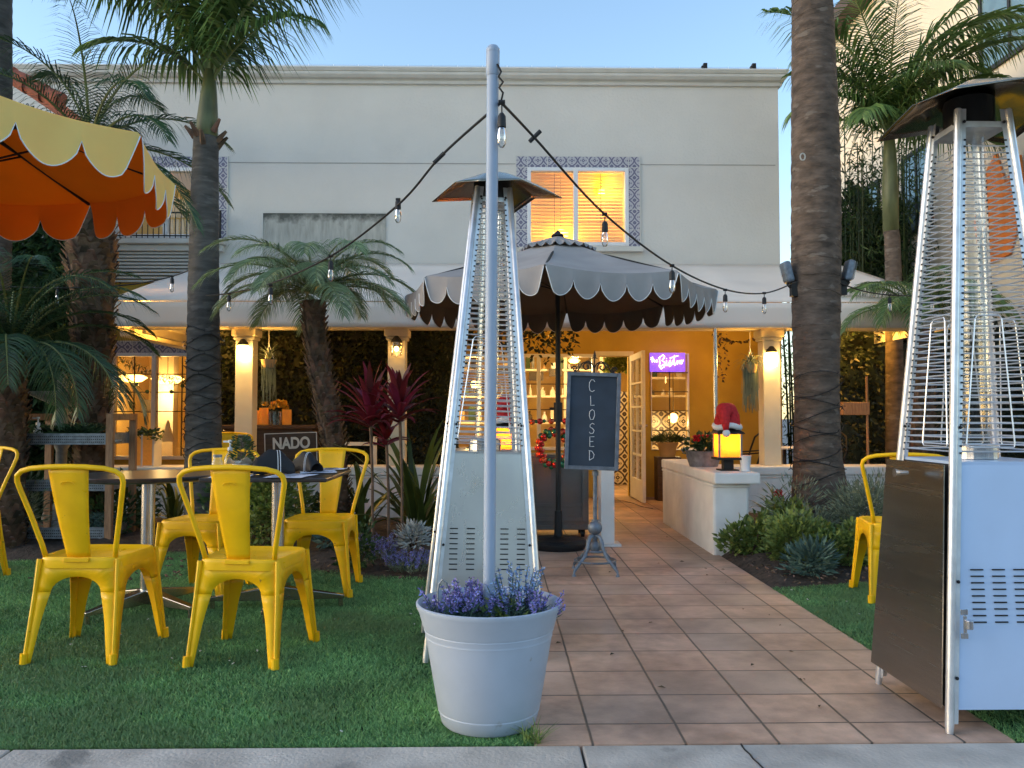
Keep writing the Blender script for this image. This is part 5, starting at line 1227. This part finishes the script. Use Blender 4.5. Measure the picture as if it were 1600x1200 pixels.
for sg in (-1,1):
    scroll(sg*.052, H2+.038, .034, -sg, 1.3, -.5); scroll(sg*.135, H2+.022, .020, sg, 1.1, 0)
    mb.tube([Mb @ Vector(q) for q in ((0,0,H2),(0,0,H2+.03),(sg*.015,0,H2+.06),(sg*.045,0,H2+.078),(sg*.085,0,H2+.06),(sg*.10,0,H2+.03),(sg*.115,0,H2+.008),(sg*.14,0,H2+.002))], .0050, 5)
mb.tube([Mb @ Vector((0,0,H2)), Mb @ Vector((0,0,H2+.09)), Mb @ Vector((0,0,H2+.115)), Mb @ Vector((0,0,H2+.155))], [.004,.005,.011,.001], 6)
mb.tube([Mb @ Vector((-.022,0,H2+.095)), Mb @ Vector((0,0,H2+.105)), Mb @ Vector((.022,0,H2+.095))], [.002,.006,.002], 6)
mb.build('scrollwork', M['iron'], SG, L0, smooth=180)
mb = MB(); zb = bd0.z-H2
mb.cyl((0,.0,.33), (0,-.03,zb+.01), .0145, n=14); mb.tube([(0,-.03,zb-.04),(0,-.03,zb-.01)], .022, 12); mb.cyl((0,0,.33),(0,0,.36),.024,n=14)
mb.build('post', M['ironblue'], SG, smooth=40)
MB().ball((0,0,.305), .050, 24).build('ball', M['ironblue'], SG, smooth=180)
MB().ball((0,0,.175), .035, 16, sz=1.3).cyl((0,0,.19),(0,0,.28),.018,n=10).build('spindle', M['ironblue'], SG, smooth=180)
for k in range(4):
    a = R(40+90*k); d = Vector((math.cos(a), math.sin(a), 0))
    MB().tube([d*.01+Vector((0,0,.255)), d*.045+Vector((0,0,.245)), d*.065+Vector((0,0,.21)), d*.072+Vector((0,0,.17)), d*.10+Vector((0,0,.12)), d*.20+Vector((0,0,.035)), d*.205+Vector((0,0,.02)), d*.205+Vector((0,0,.006)), d*.205+Vector((0,0,.001))], [.012,.013,.013,.012,.012,.011,.006,.014,.016], 10).build('leg', M['ironblue'], SG, smooth=60)
mb = MB(); mb.tube([(.14*math.cos(a), .14*math.sin(a), .085) for a in [j*2*PI/40 for j in range(40)]], .0075, 6, closed=True)
mb.tube([(.073*math.cos(a), .073*math.sin(a), .15) for a in [j*2*PI/30 for j in range(30)]], .008, 6, closed=True); mb.build('ring', M['ironblue'], SG, smooth=180)

# ------------------------------------------------------------------ cart, podium, wreath, baubles
q = P(872, 700, 7.35); CT = thing('grey_cart', 'grey panelled service cart on casters behind the umbrella pole', 'cart', (q.x, 7.5, 0))
MB().box(-.27,-.14,.10, .27,.2,.70).box(-.29,-.16,.07, .29,.22,.11).box(-.28,-.15,.70,.28,.21,.73).build('body', M['greycart'], CT, bevel=.006)
MB().box(-.25,-.152,.14,-.21,-.141,.68).box(.21,-.152,.14,.25,-.141,.68).box(-.21,-.151,.14,.21,-.141,.18).box(-.21,-.151,.27,.21,-.141,.30).box(-.21,-.151,.64,.21,-.141,.68).box(-.015,-.151,.30,.015,-.141,.64).build('panel_trim', M['greycart'], CT, bevel=.003)
for sx in (-.22,.22):
    for sy in (-.1,.15): MB().cyl((sx-.015,sy,.032),(sx+.015,sy,.032),.032,n=16).box(sx-.02,sy-.01,.03, sx+.02,sy+.01,.075).build('caster', M['blackmetal'], CT)
q = P(948, 700, 6.9); t = thing('podium_post', 'narrow pale grey upright post behind the chalkboard stand', 'post', (q.x, 6.95, 0))
MB().box(-.055,-.1,.02, .055,.1,.645).build('shaft', M['lwall'], t, bevel=.004); MB().box(-.06,-.105,0, .11,.105,.018).build('foot', M['lwall'], t)
WC = P(866, 700, 7.22); WR = thing('bauble_wreath', 'wreath of red, green and orange baubles hanging on the grey cart', 'wreath', WC)
k = 0
for ring, rr, n in ((0,.165,18),(1,.12,14),(2,.145,16)):
    for i in range(n):
        a = 2*PI*i/n+ring*.2; r_ = U(.022,.03); MB().ball((rr*math.cos(a)*.9, -.03*(ring == 2)+U(-.01,.01), rr*math.sin(a)), r_, 12).build('bauble', [M['bred'], M['bgreen'], M['borange']][random.choice((0,1,1,1,0,2))], WR, smooth=180); k += 1
def bauble_string(label, pts, n, r0=.022):
    t = thing('bauble_garland', label, 'garland', pts[0]); L0 = t.location
    MB().tube(pts, .004, 4).build('cord', M['leafd'], t, L0)
    for i in range(n):
        f = i/(n-1)*(len(pts)-1); k = min(len(pts)-2, int(f)); p = pts[k].lerp(pts[k+1], f-k)
        MB().ball(p+Vector((U(-.004,.004),-.01,0)), r0*(1.25 if i % 2 == 0 else .8), 12).build('bauble', [M['bred'], M['bgreen'], M['borange'], M['bgreen']][i % 4], t, L0, smooth=180)
bauble_string('row of red and green baubles strung above the wreath', [P(818,660,7.3), P(850,658,7.3), P(905,658,7.3)], 11)
bauble_string('baubles trailing down the right face of the left counter', [P(822,700,6.9), P(823,740,6.9), P(825,780,6.9)], 11)
# ------------------------------------------------------------------ lanterns with santa hats
def lantern(loc, label):
    t = thing('lantern', label, 'lantern', loc, 0, 'amber lanterns with red hats')
    MB().box(-.085,-.085,.0, .085,.085,.012).box(-.045,-.045,.012, .045,.045,.10).box(-.12,-.12,.10, .12,.12,.122).build('stand', M['iron'], t, bevel=.004)
    for sx in (-1,1):
        for sy in (-1,1): MB().box(sx*.10-.008,sy*.10-.008,.122, sx*.10+.008,sy*.10+.008,.335).build('post', M['galv'], t)
    mb = MB()
    for an in range(4): mb.box(-.09,-.098,.125, .09,-.095,.333, M=Matrix.Rotation(an*PI/2,4,'Z'))
    mb.build('pane', M['amberglass'], t)
    mb = MB(); v = [(-.13,-.13,.335),(.13,-.13,.335),(.13,.13,.335),(-.13,.13,.335),(-.12,-.12,.352),(.12,-.12,.352),(.12,.12,.352),(-.12,.12,.352),(-.045,-.045,.40),(.045,-.045,.40),(.045,.045,.40),(-.045,.045,.40)]
    mb.add(v, [(3,2,1,0),(0,1,5,4),(1,2,6,5),(2,3,7,6),(3,0,4,7),(4,5,9,8),(5,6,10,9),(6,7,11,10),(7,4,8,11),(8,9,10,11)]); mb.build('roof', M['iron'], t)
    MB().lathe([(.0001,.125),(.035,.125),(.035,.20),(.0001,.20)], (0,0,0), 14).build('candle', M['cream'], t)
    MB().ball((0,0,.225), .024, 12, sz=1.3).build('flame', M['bulbhot'], t, smooth=180); plight(t, (0,-.0,.27), 2.6, r=.03)
    return t
M['amberglass'] = pm('amberglass', (.85,.55,.16), .3, var=.35, vs=45, bump=.5, bs=60, transl=.75, tcol=(1,.62,.16), emit=(1,.5,.08), es=.08)
def hat(loc, label, flip=1):
    t = thing('santa_hat', label, 'hat', loc, 0, 'red hats on the lanterns')
    mb = MB(); mb.tube([(0,0,.0),(0,0,.05),(.0,-.01,.10),(-.015*flip,-.035,.145),(-.045*flip,-.07,.15),(-.055*flip,-.105,.115),(-.05*flip,-.125,.05),(-.045*flip,-.13,-.03)], [.115,.118,.11,.095,.075,.055,.04,.022], 18); mb.build('hat_cloth', M['red'], t, smooth=180)
    mb = MB(); mb.tube([(.112*math.cos(a), .112*math.sin(a), .006+.012*math.sin(a*3)) for a in [j*2*PI/28 for j in range(28)]], .027, 8, closed=True); mb.build('fur_band', M['fur'], t, smooth=180)
    MB().ball((-.045*flip,-.135,-.055), .036, 14).build('pompom', M['fur'], t, smooth=180); return t
lp = (1.835, 6.64, .636); LA = lantern(lp, 'glowing amber lantern wearing a red hat on the white right counter'); LB_ = hat((lp[0]-.0, lp[1], lp[2]+.345), 'red santa hat with white band drooping over the right-counter lantern'); LA.scale = LB_.scale = (.87,.87,.87)
lp2 = (P(792,650,7.0).x, 7.0, .636); lantern(lp2, 'glowing amber lantern seen through the middle heater'); hat((lp2[0], lp2[1], lp2[2]+.39), 'red santa hat on the lantern seen through the middle heater', -1)
t = thing('metal_tub', 'oval galvanised tub on the right counter, left of the lantern', 'tub', (1.77, 7.15, .636))
MB().lathe([(.0001,.0),(.12,.0),(.14,.06),(.155,.13),(.162,.135),(.15,.13),(.0001,.10)], (0,0,0), 36, sx=1.0, sy=.75).build('tub_body', M['galv'], t, smooth=50); MB().tube([(-.165,0,.11),(-.19,0,.14),(-.17,0,.17),(-.15,0,.14)], .005, 6).build('tub_handle', M['galv'], t)
shrub('poinsettia', 'dark green plant with red flowers in the galvanised tub', (1.77, 7.2, .73), (.16,.12,.14), 260, .06, .035, M['leafd'], extra=blooms(.07, 4, M['red'], .045, .15))
t = thing('white_cup', 'white plastic cup right of the lantern on the counter', 'cup', (1.955, 6.56, .636)); MB().lathe([(.0001,0),(.034,0),(.046,.12),(.048,.122),(.043,.12),(.032,.006)], (0,0,0), 24).build('cup', M['white'], t, smooth=50); MB().lathe([(.0001,.1),(.043,.1)], (0,0,0), 16).build('contents', M['cream'], t)
t = thing('tall_vase', 'dark glass vase of twigs behind the lantern on the counter', 'vase', (1.90, 7.35, .636)); MB().lathe([(.0001,0),(.04,0),(.05,.08),(.03,.2),(.045,.26)], (0,0,0), 18).build('vase', M['chrome'], t, smooth=50); MB().tube([(0,0,.1),(.01,0,.32)], .004, 4).tube([(0,0,.1),(.05,0,.34)], .004, 4).build('twigs', M['dwood'], t)
# neon sign
ns = P(1043, 566, YF-.03); NS = thing('neon_sign', 'purple neon sign reading the Bistro in the narrow window', 'neon sign', ns)
MB().box(-.235,.0,-.125, .235,.012,.125).build('backing', M['neonback'], NS)
SCR = [[(-.225,.055),(-.20,.07),(-.205,.0),(-.19,.02),(-.175,.03),(-.172,.0),(-.155,.02),(-.14,.032),(-.15,.0),(-.13,.01)], [(-.225,.035),(-.185,.045)],
 [(-.11,.07),(-.105,-.02),(-.115,-.055)], [(-.12,.05),(-.06,.10),(-.04,.07),(-.075,.02),(-.04,.0),(-.045,-.06),(-.09,-.09),(-.11,-.06),(-.05,-.03)],
 [(-.015,.02),(-.02,-.04),(.0,-.045),(.02,.0),(.035,.03),(.04,-.02),(.02,-.06),(.05,-.04),(.075,.02),(.09,.09),(.08,-.02),(.095,-.04),(.115,-.01),(.125,.02),(.13,-.03),(.14,.01),(.165,.02),(.16,-.02),(.185,-.02),(.20,.02),(.18,.03),(.18,-.02),(.21,.03)], [(.03,.055),(.14,.085)], [(-.016,.045),(-.013,.05)]]
mb = MB()
for s in SCR: mb.tube([(x, -.012, z) for x, z in s], .0042, 6)
mb.build('neon_tube', M['neon'], NS, smooth=180)
l_ = plight(NS, (0,-.12,0), .6, (.45,.2,1), .05)
# patio furniture and pots by the door
t = thing('potted_bush', 'bushy plant in a pale pot below the neon window', 'plant', (P(1043,690,10.6).x, 10.6, 0)); MB().lathe([(.0001,.55),(.09,.55),(.13,.72),(.14,.73),(.12,.72),(.0001,.70)], (0,0,0), 24).build('pot', M['terra'], t, smooth=50); MB().box(-.15,-.12,0,.15,.12,.55).build('plinth', M['dwood'], t)
mb = MB()
for i in range(900): a = U(0,6.28); r_ = .19*math.sqrt(U(0,1)); leaf(mb, Vector((math.cos(a)*r_, math.sin(a)*r_, .73+U(0,.16)*(1-r_/.25))), (math.cos(a), math.sin(a), .8), .05, .012)
mb.build('foliage', M['leafd'], t)
def bistro_table(x, y, label, top):
    t = thing('bistro_table', label, 'table', (x, y, 0), 0, 'small patio tables')
    MB().lathe([(.0001,.70),(.27,.70),(.28,.71),(.27,.72),(.0001,.72)], (0,0,0), 30).build('tabletop', top, t, smooth=40); MB().cyl((0,0,.03),(0,0,.70),.02,n=10).build('pedestal', M['iron'], t)
    MB().tube([(-.24,0,.02),(0,0,.06),(.24,0,.02)], .014, 6).tube([(0,-.24,.02),(0,0,.06),(0,.24,.02)], .014, 6).build('foot', M['iron'], t)
bistro_table(2.30, 8.9, 'small white-topped patio table beside the counter by the door', M['white']); bistro_table(3.25, 9.4, 'small white-topped patio table behind the right low wall', M['white'])
def wire_chair(x, y, rz, label):
    t = thing('iron_chair', label, 'chair', (x, y, 0), R(rz), 'black iron patio chairs')
    MB().lathe([(.0001,.44),(.19,.44),(.2,.45),(.19,.46),(.0001,.46)], (0,0,0), 20).build('seat', M['iron'], t)
    for sx, sy in ((-1,-1),(1,-1),(1,1),(-1,1)): MB().tube([(sx*.13,sy*.13,.44),(sx*.19,sy*.19,0)], .009, 6).build('leg', M['iron'], t)
    MB().tube([(-.17,-.1,.45),(-.19,-.17,.70),(-.12,-.2,.84),(0,-.21,.88),(.12,-.2,.84),(.19,-.17,.70),(.17,-.1,.45)], .011, 6).tube([(-.2,.12,.66),(-.2,-.16,.68),(0,-.24,.7),(.2,-.16,.68),(.2,.12,.66)], .009, 6).build('backrest', M['iron'], t, smooth=180)
wire_chair(2.62, 8.98, 90, 'black iron chair between the two patio tables'); wire_chair(3.66, 9.3, 95, 'black iron chair right of the far patio table')
t = thing('wooden_birdbox', 'wooden box lantern on a tall cane behind the thick palm', 'lantern', (P(1355,650,8.95).x, 8.95, 0)); MB().cyl((0,0,0),(0,0,1.5),.014,n=8).build('cane', M['wood'], t); MB().box(-.28,-.05,1.08,.01,.08,1.22).build('box', M['wood'], t, bevel=.01)
def hanging(px, py, Y, label, trailing, spiky):
    p = P(px, py, Y); t = thing('hanging_plant', label, 'plant', p); st = MB()
    for a in range(3): st.tube([(0,0,1.96-p.z),(0,0,.16),(.06*math.cos(a*2.1),.06*math.sin(a*2.1),-.02)], .003, 4)
    st.build('cord', M['cream'], t)
    MB().lathe([(.0001,-.09),(.05,-.08),(.075,-.02),(.08,0),(.0001,-.01)], (0,0,0), 16).build('pot', M['terra'], t, smooth=50)
    mb = MB()
    for i in range(60 if spiky else 110):
        a = U(0,6.28); L = U(.15,.24); q = Vector((0,0,0)); e = U(.3,1.4); s = Vector((-math.sin(a), math.cos(a), 0))*.007; vs = []
        for j in range(5): vs += [q-s*(1-j/5), q+s*(1-j/5)]; ee = e-j*.5*(1 if not spiky else .7); q = q+Vector((math.cos(a)*math.cos(ee), math.sin(a)*math.cos(ee), math.sin(ee)))*L/4
        mb.add(vs, [(2*j,2*j+1,2*j+3,2*j+2) for j in range(4)])
    for i in range(trailing):
        x, y = U(-.07,.07), U(-.06,.06); z = U(-.2,-.5); s = .0022; dx = U(-.02,.02); mb.add([(x-s,y,0),(x+s,y,0),(x+s+dx,y,z),(x-s+dx,y,z)], [(0,1,2,3)])
    mb.build('foliage', M['leafg'], t)
hanging(420, 562, 8.45, 'spiky air plant hanging beside the lit left column', 50, True)
hanging(1172, 570, 8.45, 'spider plant with long trailing strands hanging left of the right column', 130, False)
# wire vine on patio right
mb = MB()
for i in range(90):
    f = i/90; p = P(1115+f*75 if i % 2 else 1128+8*math.sin(i), (520+14*math.sin(f*PI)) if i % 2 else 520+f*75, 9.2); leaf(mb, p, (U(-1,1),U(-1,1),U(-1,0)), .05, .03)
tag(mb.build('vine', M['datebark']), 'sparse dry vine hanging under the awning near the silver post', 'vine')
mb = MB()
for i in range(500): leaf(mb, P(U(700,900), 512+abs(random.gauss(0,22)), 9.6), (U(-1,1),U(-1,1),U(-1,0)), .07, .04)
tag(mb.build('vine', M['ivy']), 'leafy vine along the awning edge behind the grey umbrella', 'vine')
mb = MB()
for i in range(500): leaf(mb, P(U(945,985), U(553,580), 11.5), (U(-1,1),U(-1,1),U(-1,.3)), .06, .04)
tag(mb.build('hanging_greenery', M['leafy']), 'green wreath of leaves hanging inside the doorway top', 'plant')

# ------------------------------------------------------------------ sideboard, vases, NADO sign
SY = 9.4
a, b = P(338,660,SY), P(500,660,SY); SD = thing('sideboard', 'dark wooden sideboard under the lit left column', 'sideboard', ((a.x+b.x)/2, SY, 0)); hw_ = (b.x-a.x)/2
MB().box(-hw_+.08,-.16,0, hw_-.05,.18,.93).build('body', M['dwood'], SD, bevel=.004); MB().box(-hw_,-.22,.93, hw_,.2,.97).build('top', M['dwood'], SD, bevel=.004)
zs_ = .972
for i, (px, h, r_) in enumerate(((387,.16,.055),(402,.16,.045),(413,.19,.05),(449,.17,.05))):
    x = P(px,640,SY).x; tag(MB().lathe([(.0001,0),(r_,0),(r_*1.05,h*.3),(r_*1.0,h),(r_*.9,h),(r_*.9,.02),(.0001,.02)], (x, SY-.02, zs_), 20).build('vase', M['amberglass'], smooth=50), ['short amber candle glass farthest left on the sideboard','narrow amber candle glass, second from the left on the sideboard','tallest amber candle glass on the sideboard, left of the flowers','amber candle glass right of the yellow flowers'][i], 'vase', 'candle glasses on the sideboard')
x = P(431,640,SY).x; t = thing('flower_vase', 'bowl of bright yellow flowers on the sideboard', 'flowers', (x, SY-.02, zs_)); MB().lathe([(.0001,0),(.07,0),(.08,.15),(.07,.15)], (0,0,0), 20).build('vase', M['tubeglass'], t, smooth=50)
mb = MB()
for i in range(14):
    c_ = Vector((U(-.12,.12), U(-.08,.08), .20+U(-.02,.05)))
    for k in range(26): leaf(mb, c_, (U(-1,1),U(-1,1),U(-.5,1)), .045, .03)
mb.build('blossom', pm('yf', (.75,.45,.04), .6, island=.3), t)
t = thing('menu_easel', 'grey folded board standing left of the NADO sign', 'board', (P(373,680,8.3).x, 8.35, .56)); MB().box(-.11,0,0,.11,.015,.32).build('board', M['ironblue'], t, bevel=.003); MB().box(-.1,.016,0,-.085,.10,.28).box(.085,.016,0,.1,.10,.28).build('support', M['iron'], t)
a, b = P(415,676,8.35), P(497,676,8.35)
t = thing('nado_sign', 'brown sign with cream border and letters NADO behind the chairs', 'sign', ((a.x+b.x)/2, 8.35, .60)); hx = (b.x-a.x)/2; hz = a.z-.60
rot = Matrix.Rotation(R(-2), 4, 'Y')
MB().box(-hx,-.01,-.12,hx,.01,hz, M=rot).build('board', M['dwood'], t); bo = .008
MB().box(-hx,-.014,hz-bo,hx,-.0105,hz, M=rot).box(-hx,-.014,-.12,-hx+bo,-.0105,hz-bo, M=rot).box(hx-bo,-.014,-.12,hx,-.0105,hz-bo, M=rot).build('border', M['cream'], t)
def text_obj(s, size, mat, parent, loc, rx=90, name='lettering', sx=1):
    cu = bpy.data.curves.new(name, 'FONT'); cu.body = s; cu.size = size; cu.align_x = 'CENTER'; cu.extrude = .002; cu.offset = size*.035
    o = bpy.data.objects.new(name, cu); col.objects.link(o); bpy.context.view_layer.update()
    me = bpy.data.meshes.new_from_object(o.evaluated_get(bpy.context.evaluated_depsgraph_get())); bpy.data.objects.remove(o); me.materials.clear(); me.materials.append(mat)
    ob = bpy.data.objects.new(name, me); col.objects.link(ob); ob.parent = parent; ob.location = loc; ob.rotation_euler = (R(rx), R(-2), 0); ob.scale = (sx,1,1); return ob
text_obj('NADO', .155, M['cream'], t, (0,-.014,hz-.155), sx=.80)
# lit frame chair seen behind cordyline
t = thing('white_bench', 'white-framed bench behind the cordyline stems on the patio', 'bench', (P(560,700,9.0).x, 9.0, 0)); MB().box(-.2,-.02,.5,.2,.0,.54).box(-.2,-.02,.75,.2,0,.79).build('backrest', M['cream'], t, bevel=.004); MB().box(-.2,-.02,0,-.16,.0,.85).box(.16,-.02,0,.2,0,.85).build('frame', M['cream'], t, bevel=.004)
# ------------------------------------------------------------------ plant cart at left
Yc = 6.75; xa, xb = P(33,700,Yc).x, P(172,700,Yc).x
PCt = thing('plant_cart', 'wheeled wooden cart with three perforated metal trays at the left', 'cart', ((xa+xb)/2, Yc, 0)); hx = (xb-xa)/2
for sx, sy in ((-1,0),(1,0),(-1,.42),(1,.42)):
    MB().box(sx*hx-.028, sy-.02, .035, sx*hx+.028, sy+.02, 1.09).build('post', M['wood'], PCt, bevel=.003)
MB().box(-hx-.027,.021,1.035, -hx+.027,.399,1.088).box(hx-.027,.021,1.035, hx+.027,.399,1.088).build('top_rail', M['wood'], PCt)
for z in (.84,.47,.09):
    mb = MB(); mb.box(-hx+.03,.0,z, hx-.03,.42,z+.008); mb.box(-hx+.03,-.008,z, hx-.03,.0,z+.09).box(-hx+.03,.42,z, hx-.03,.428,z+.09).box(hx-.03,0,z,hx-.024,.42,z+.09); tr = mb.build('tray', M['galv'], PCt)
    dt = MB()
    for i in range(40):
        for j in range(3): x = -hx+.05+i*(2*hx-.1)/39; dt.cyl((x,-.0105,z+.02+j*.022),(x,-.0075,z+.02+j*.022),.0045,n=6)
    dt.build('perforation', M['slot'], tr)
for sx in (-hx+.12, hx-.1): MB().cyl((sx-.012,.05,.032),(sx+.012,.05,.032),.03,n=14).box(sx-.018,.04,.03,sx+.018,.06,.08).build('caster', M['blackmetal'], PCt)
cx_ = PCt.location.x
pump((P(49,650,Yc).x, Yc+.1, .849), 'white pump bottle on the top tray of the plant cart', M['white'], s=1.15)
def tray_plant(px, z, w_, h, m_, label, n=700):
    x = P(px,650,Yc+.15).x; t = thing('tray_plant', label, 'plant', (x, Yc+.18, z)); MB().box(-w_*.6,-.06,0,w_*.6,.06,.05).build('pot', M['blackmetal'], t)
    mb = MB()
    for i in range(n): a = U(0,6.28); leaf(mb, Vector((U(-w_,w_),U(-.12,.12),.04+U(0,h)*.8)), (math.cos(a), math.sin(a), .5), .08, .014)
    mb.build('foliage', m_, t)
tray_plant(85, .849, .17, .10, M['leafd'], 'dark feathery fir greenery on the top tray, next to the pump bottle')
tray_plant(128, .849, .14, .12, M['palmd'], 'feathery greenery at the right of the top cart tray')
tray_plant(158, .099, .12, .14, M['leafb'], 'small grey-green plant on the bottom tray of the cart', 200)
x = P(160,680,Yc).x; tag(MB().lathe([(.0001,0),(.07,.0),(.10,.02),(.102,.024),(.07,.008),(.0001,.006)], (x, Yc+.1, .85), 30).build('plate', M['white'], smooth=60), 'white plate on the right end of the top cart tray', 'plate')
t = thing('garland_planter', 'tall glass-sided planter with leafy garland rim on the low wall', 'planter', (P(228,700,8.55).x, 8.55, .56)); MB().box(-.12,-.1,0,-.105,.1,.32).box(.105,-.1,0,.12,.1,.32).box(-.008,-.1,0,.008,-.09,.32).box(-.105,-.1,0,.105,-.098,.012).build('frame', M['cream'], t); MB().box(-.104,-.095,.0,.104,-.092,.31).build('glass_side', M['amberglass'], t)
mb = MB()
for i in range(160): leaf(mb, Vector((U(-.17,.17),U(-.1,.1),.31+U(-.03,.05))), (U(-1,1),U(-1,0),U(-.6,.6)), .07, .035)
mb.build('garland', M['leafd'], t)
t = thing('stone_urn', 'pale stone urn fountain behind the left awning post', 'fountain', (P(98,620,8.0).x, 8.0, .1)); MB().lathe([(.0001,0),(.16,0),(.14,.08),(.05,.15),(.05,.65),(.12,.78),(.10,.95),(.04,1.05),(.30,1.18),(.31,1.2),(.0001,1.17)], (0,0,0), 24).build('urn', M['stone'], t, smooth=50); MB().lathe([(.0001,1.18),(.04,1.18),(.05,1.3),(.01,1.4)], (0,0,0), 12).build('finial', M['stone'], t, smooth=50)
# cable by the door
tag(MB().tube([P(958,782,10.6)*1, G(975,783), G(990,787), G(1003,792), G(1020,795)], .007, 5).build('floor_cable', M['cable']), 'black cable on the floor by the open door', 'cable')
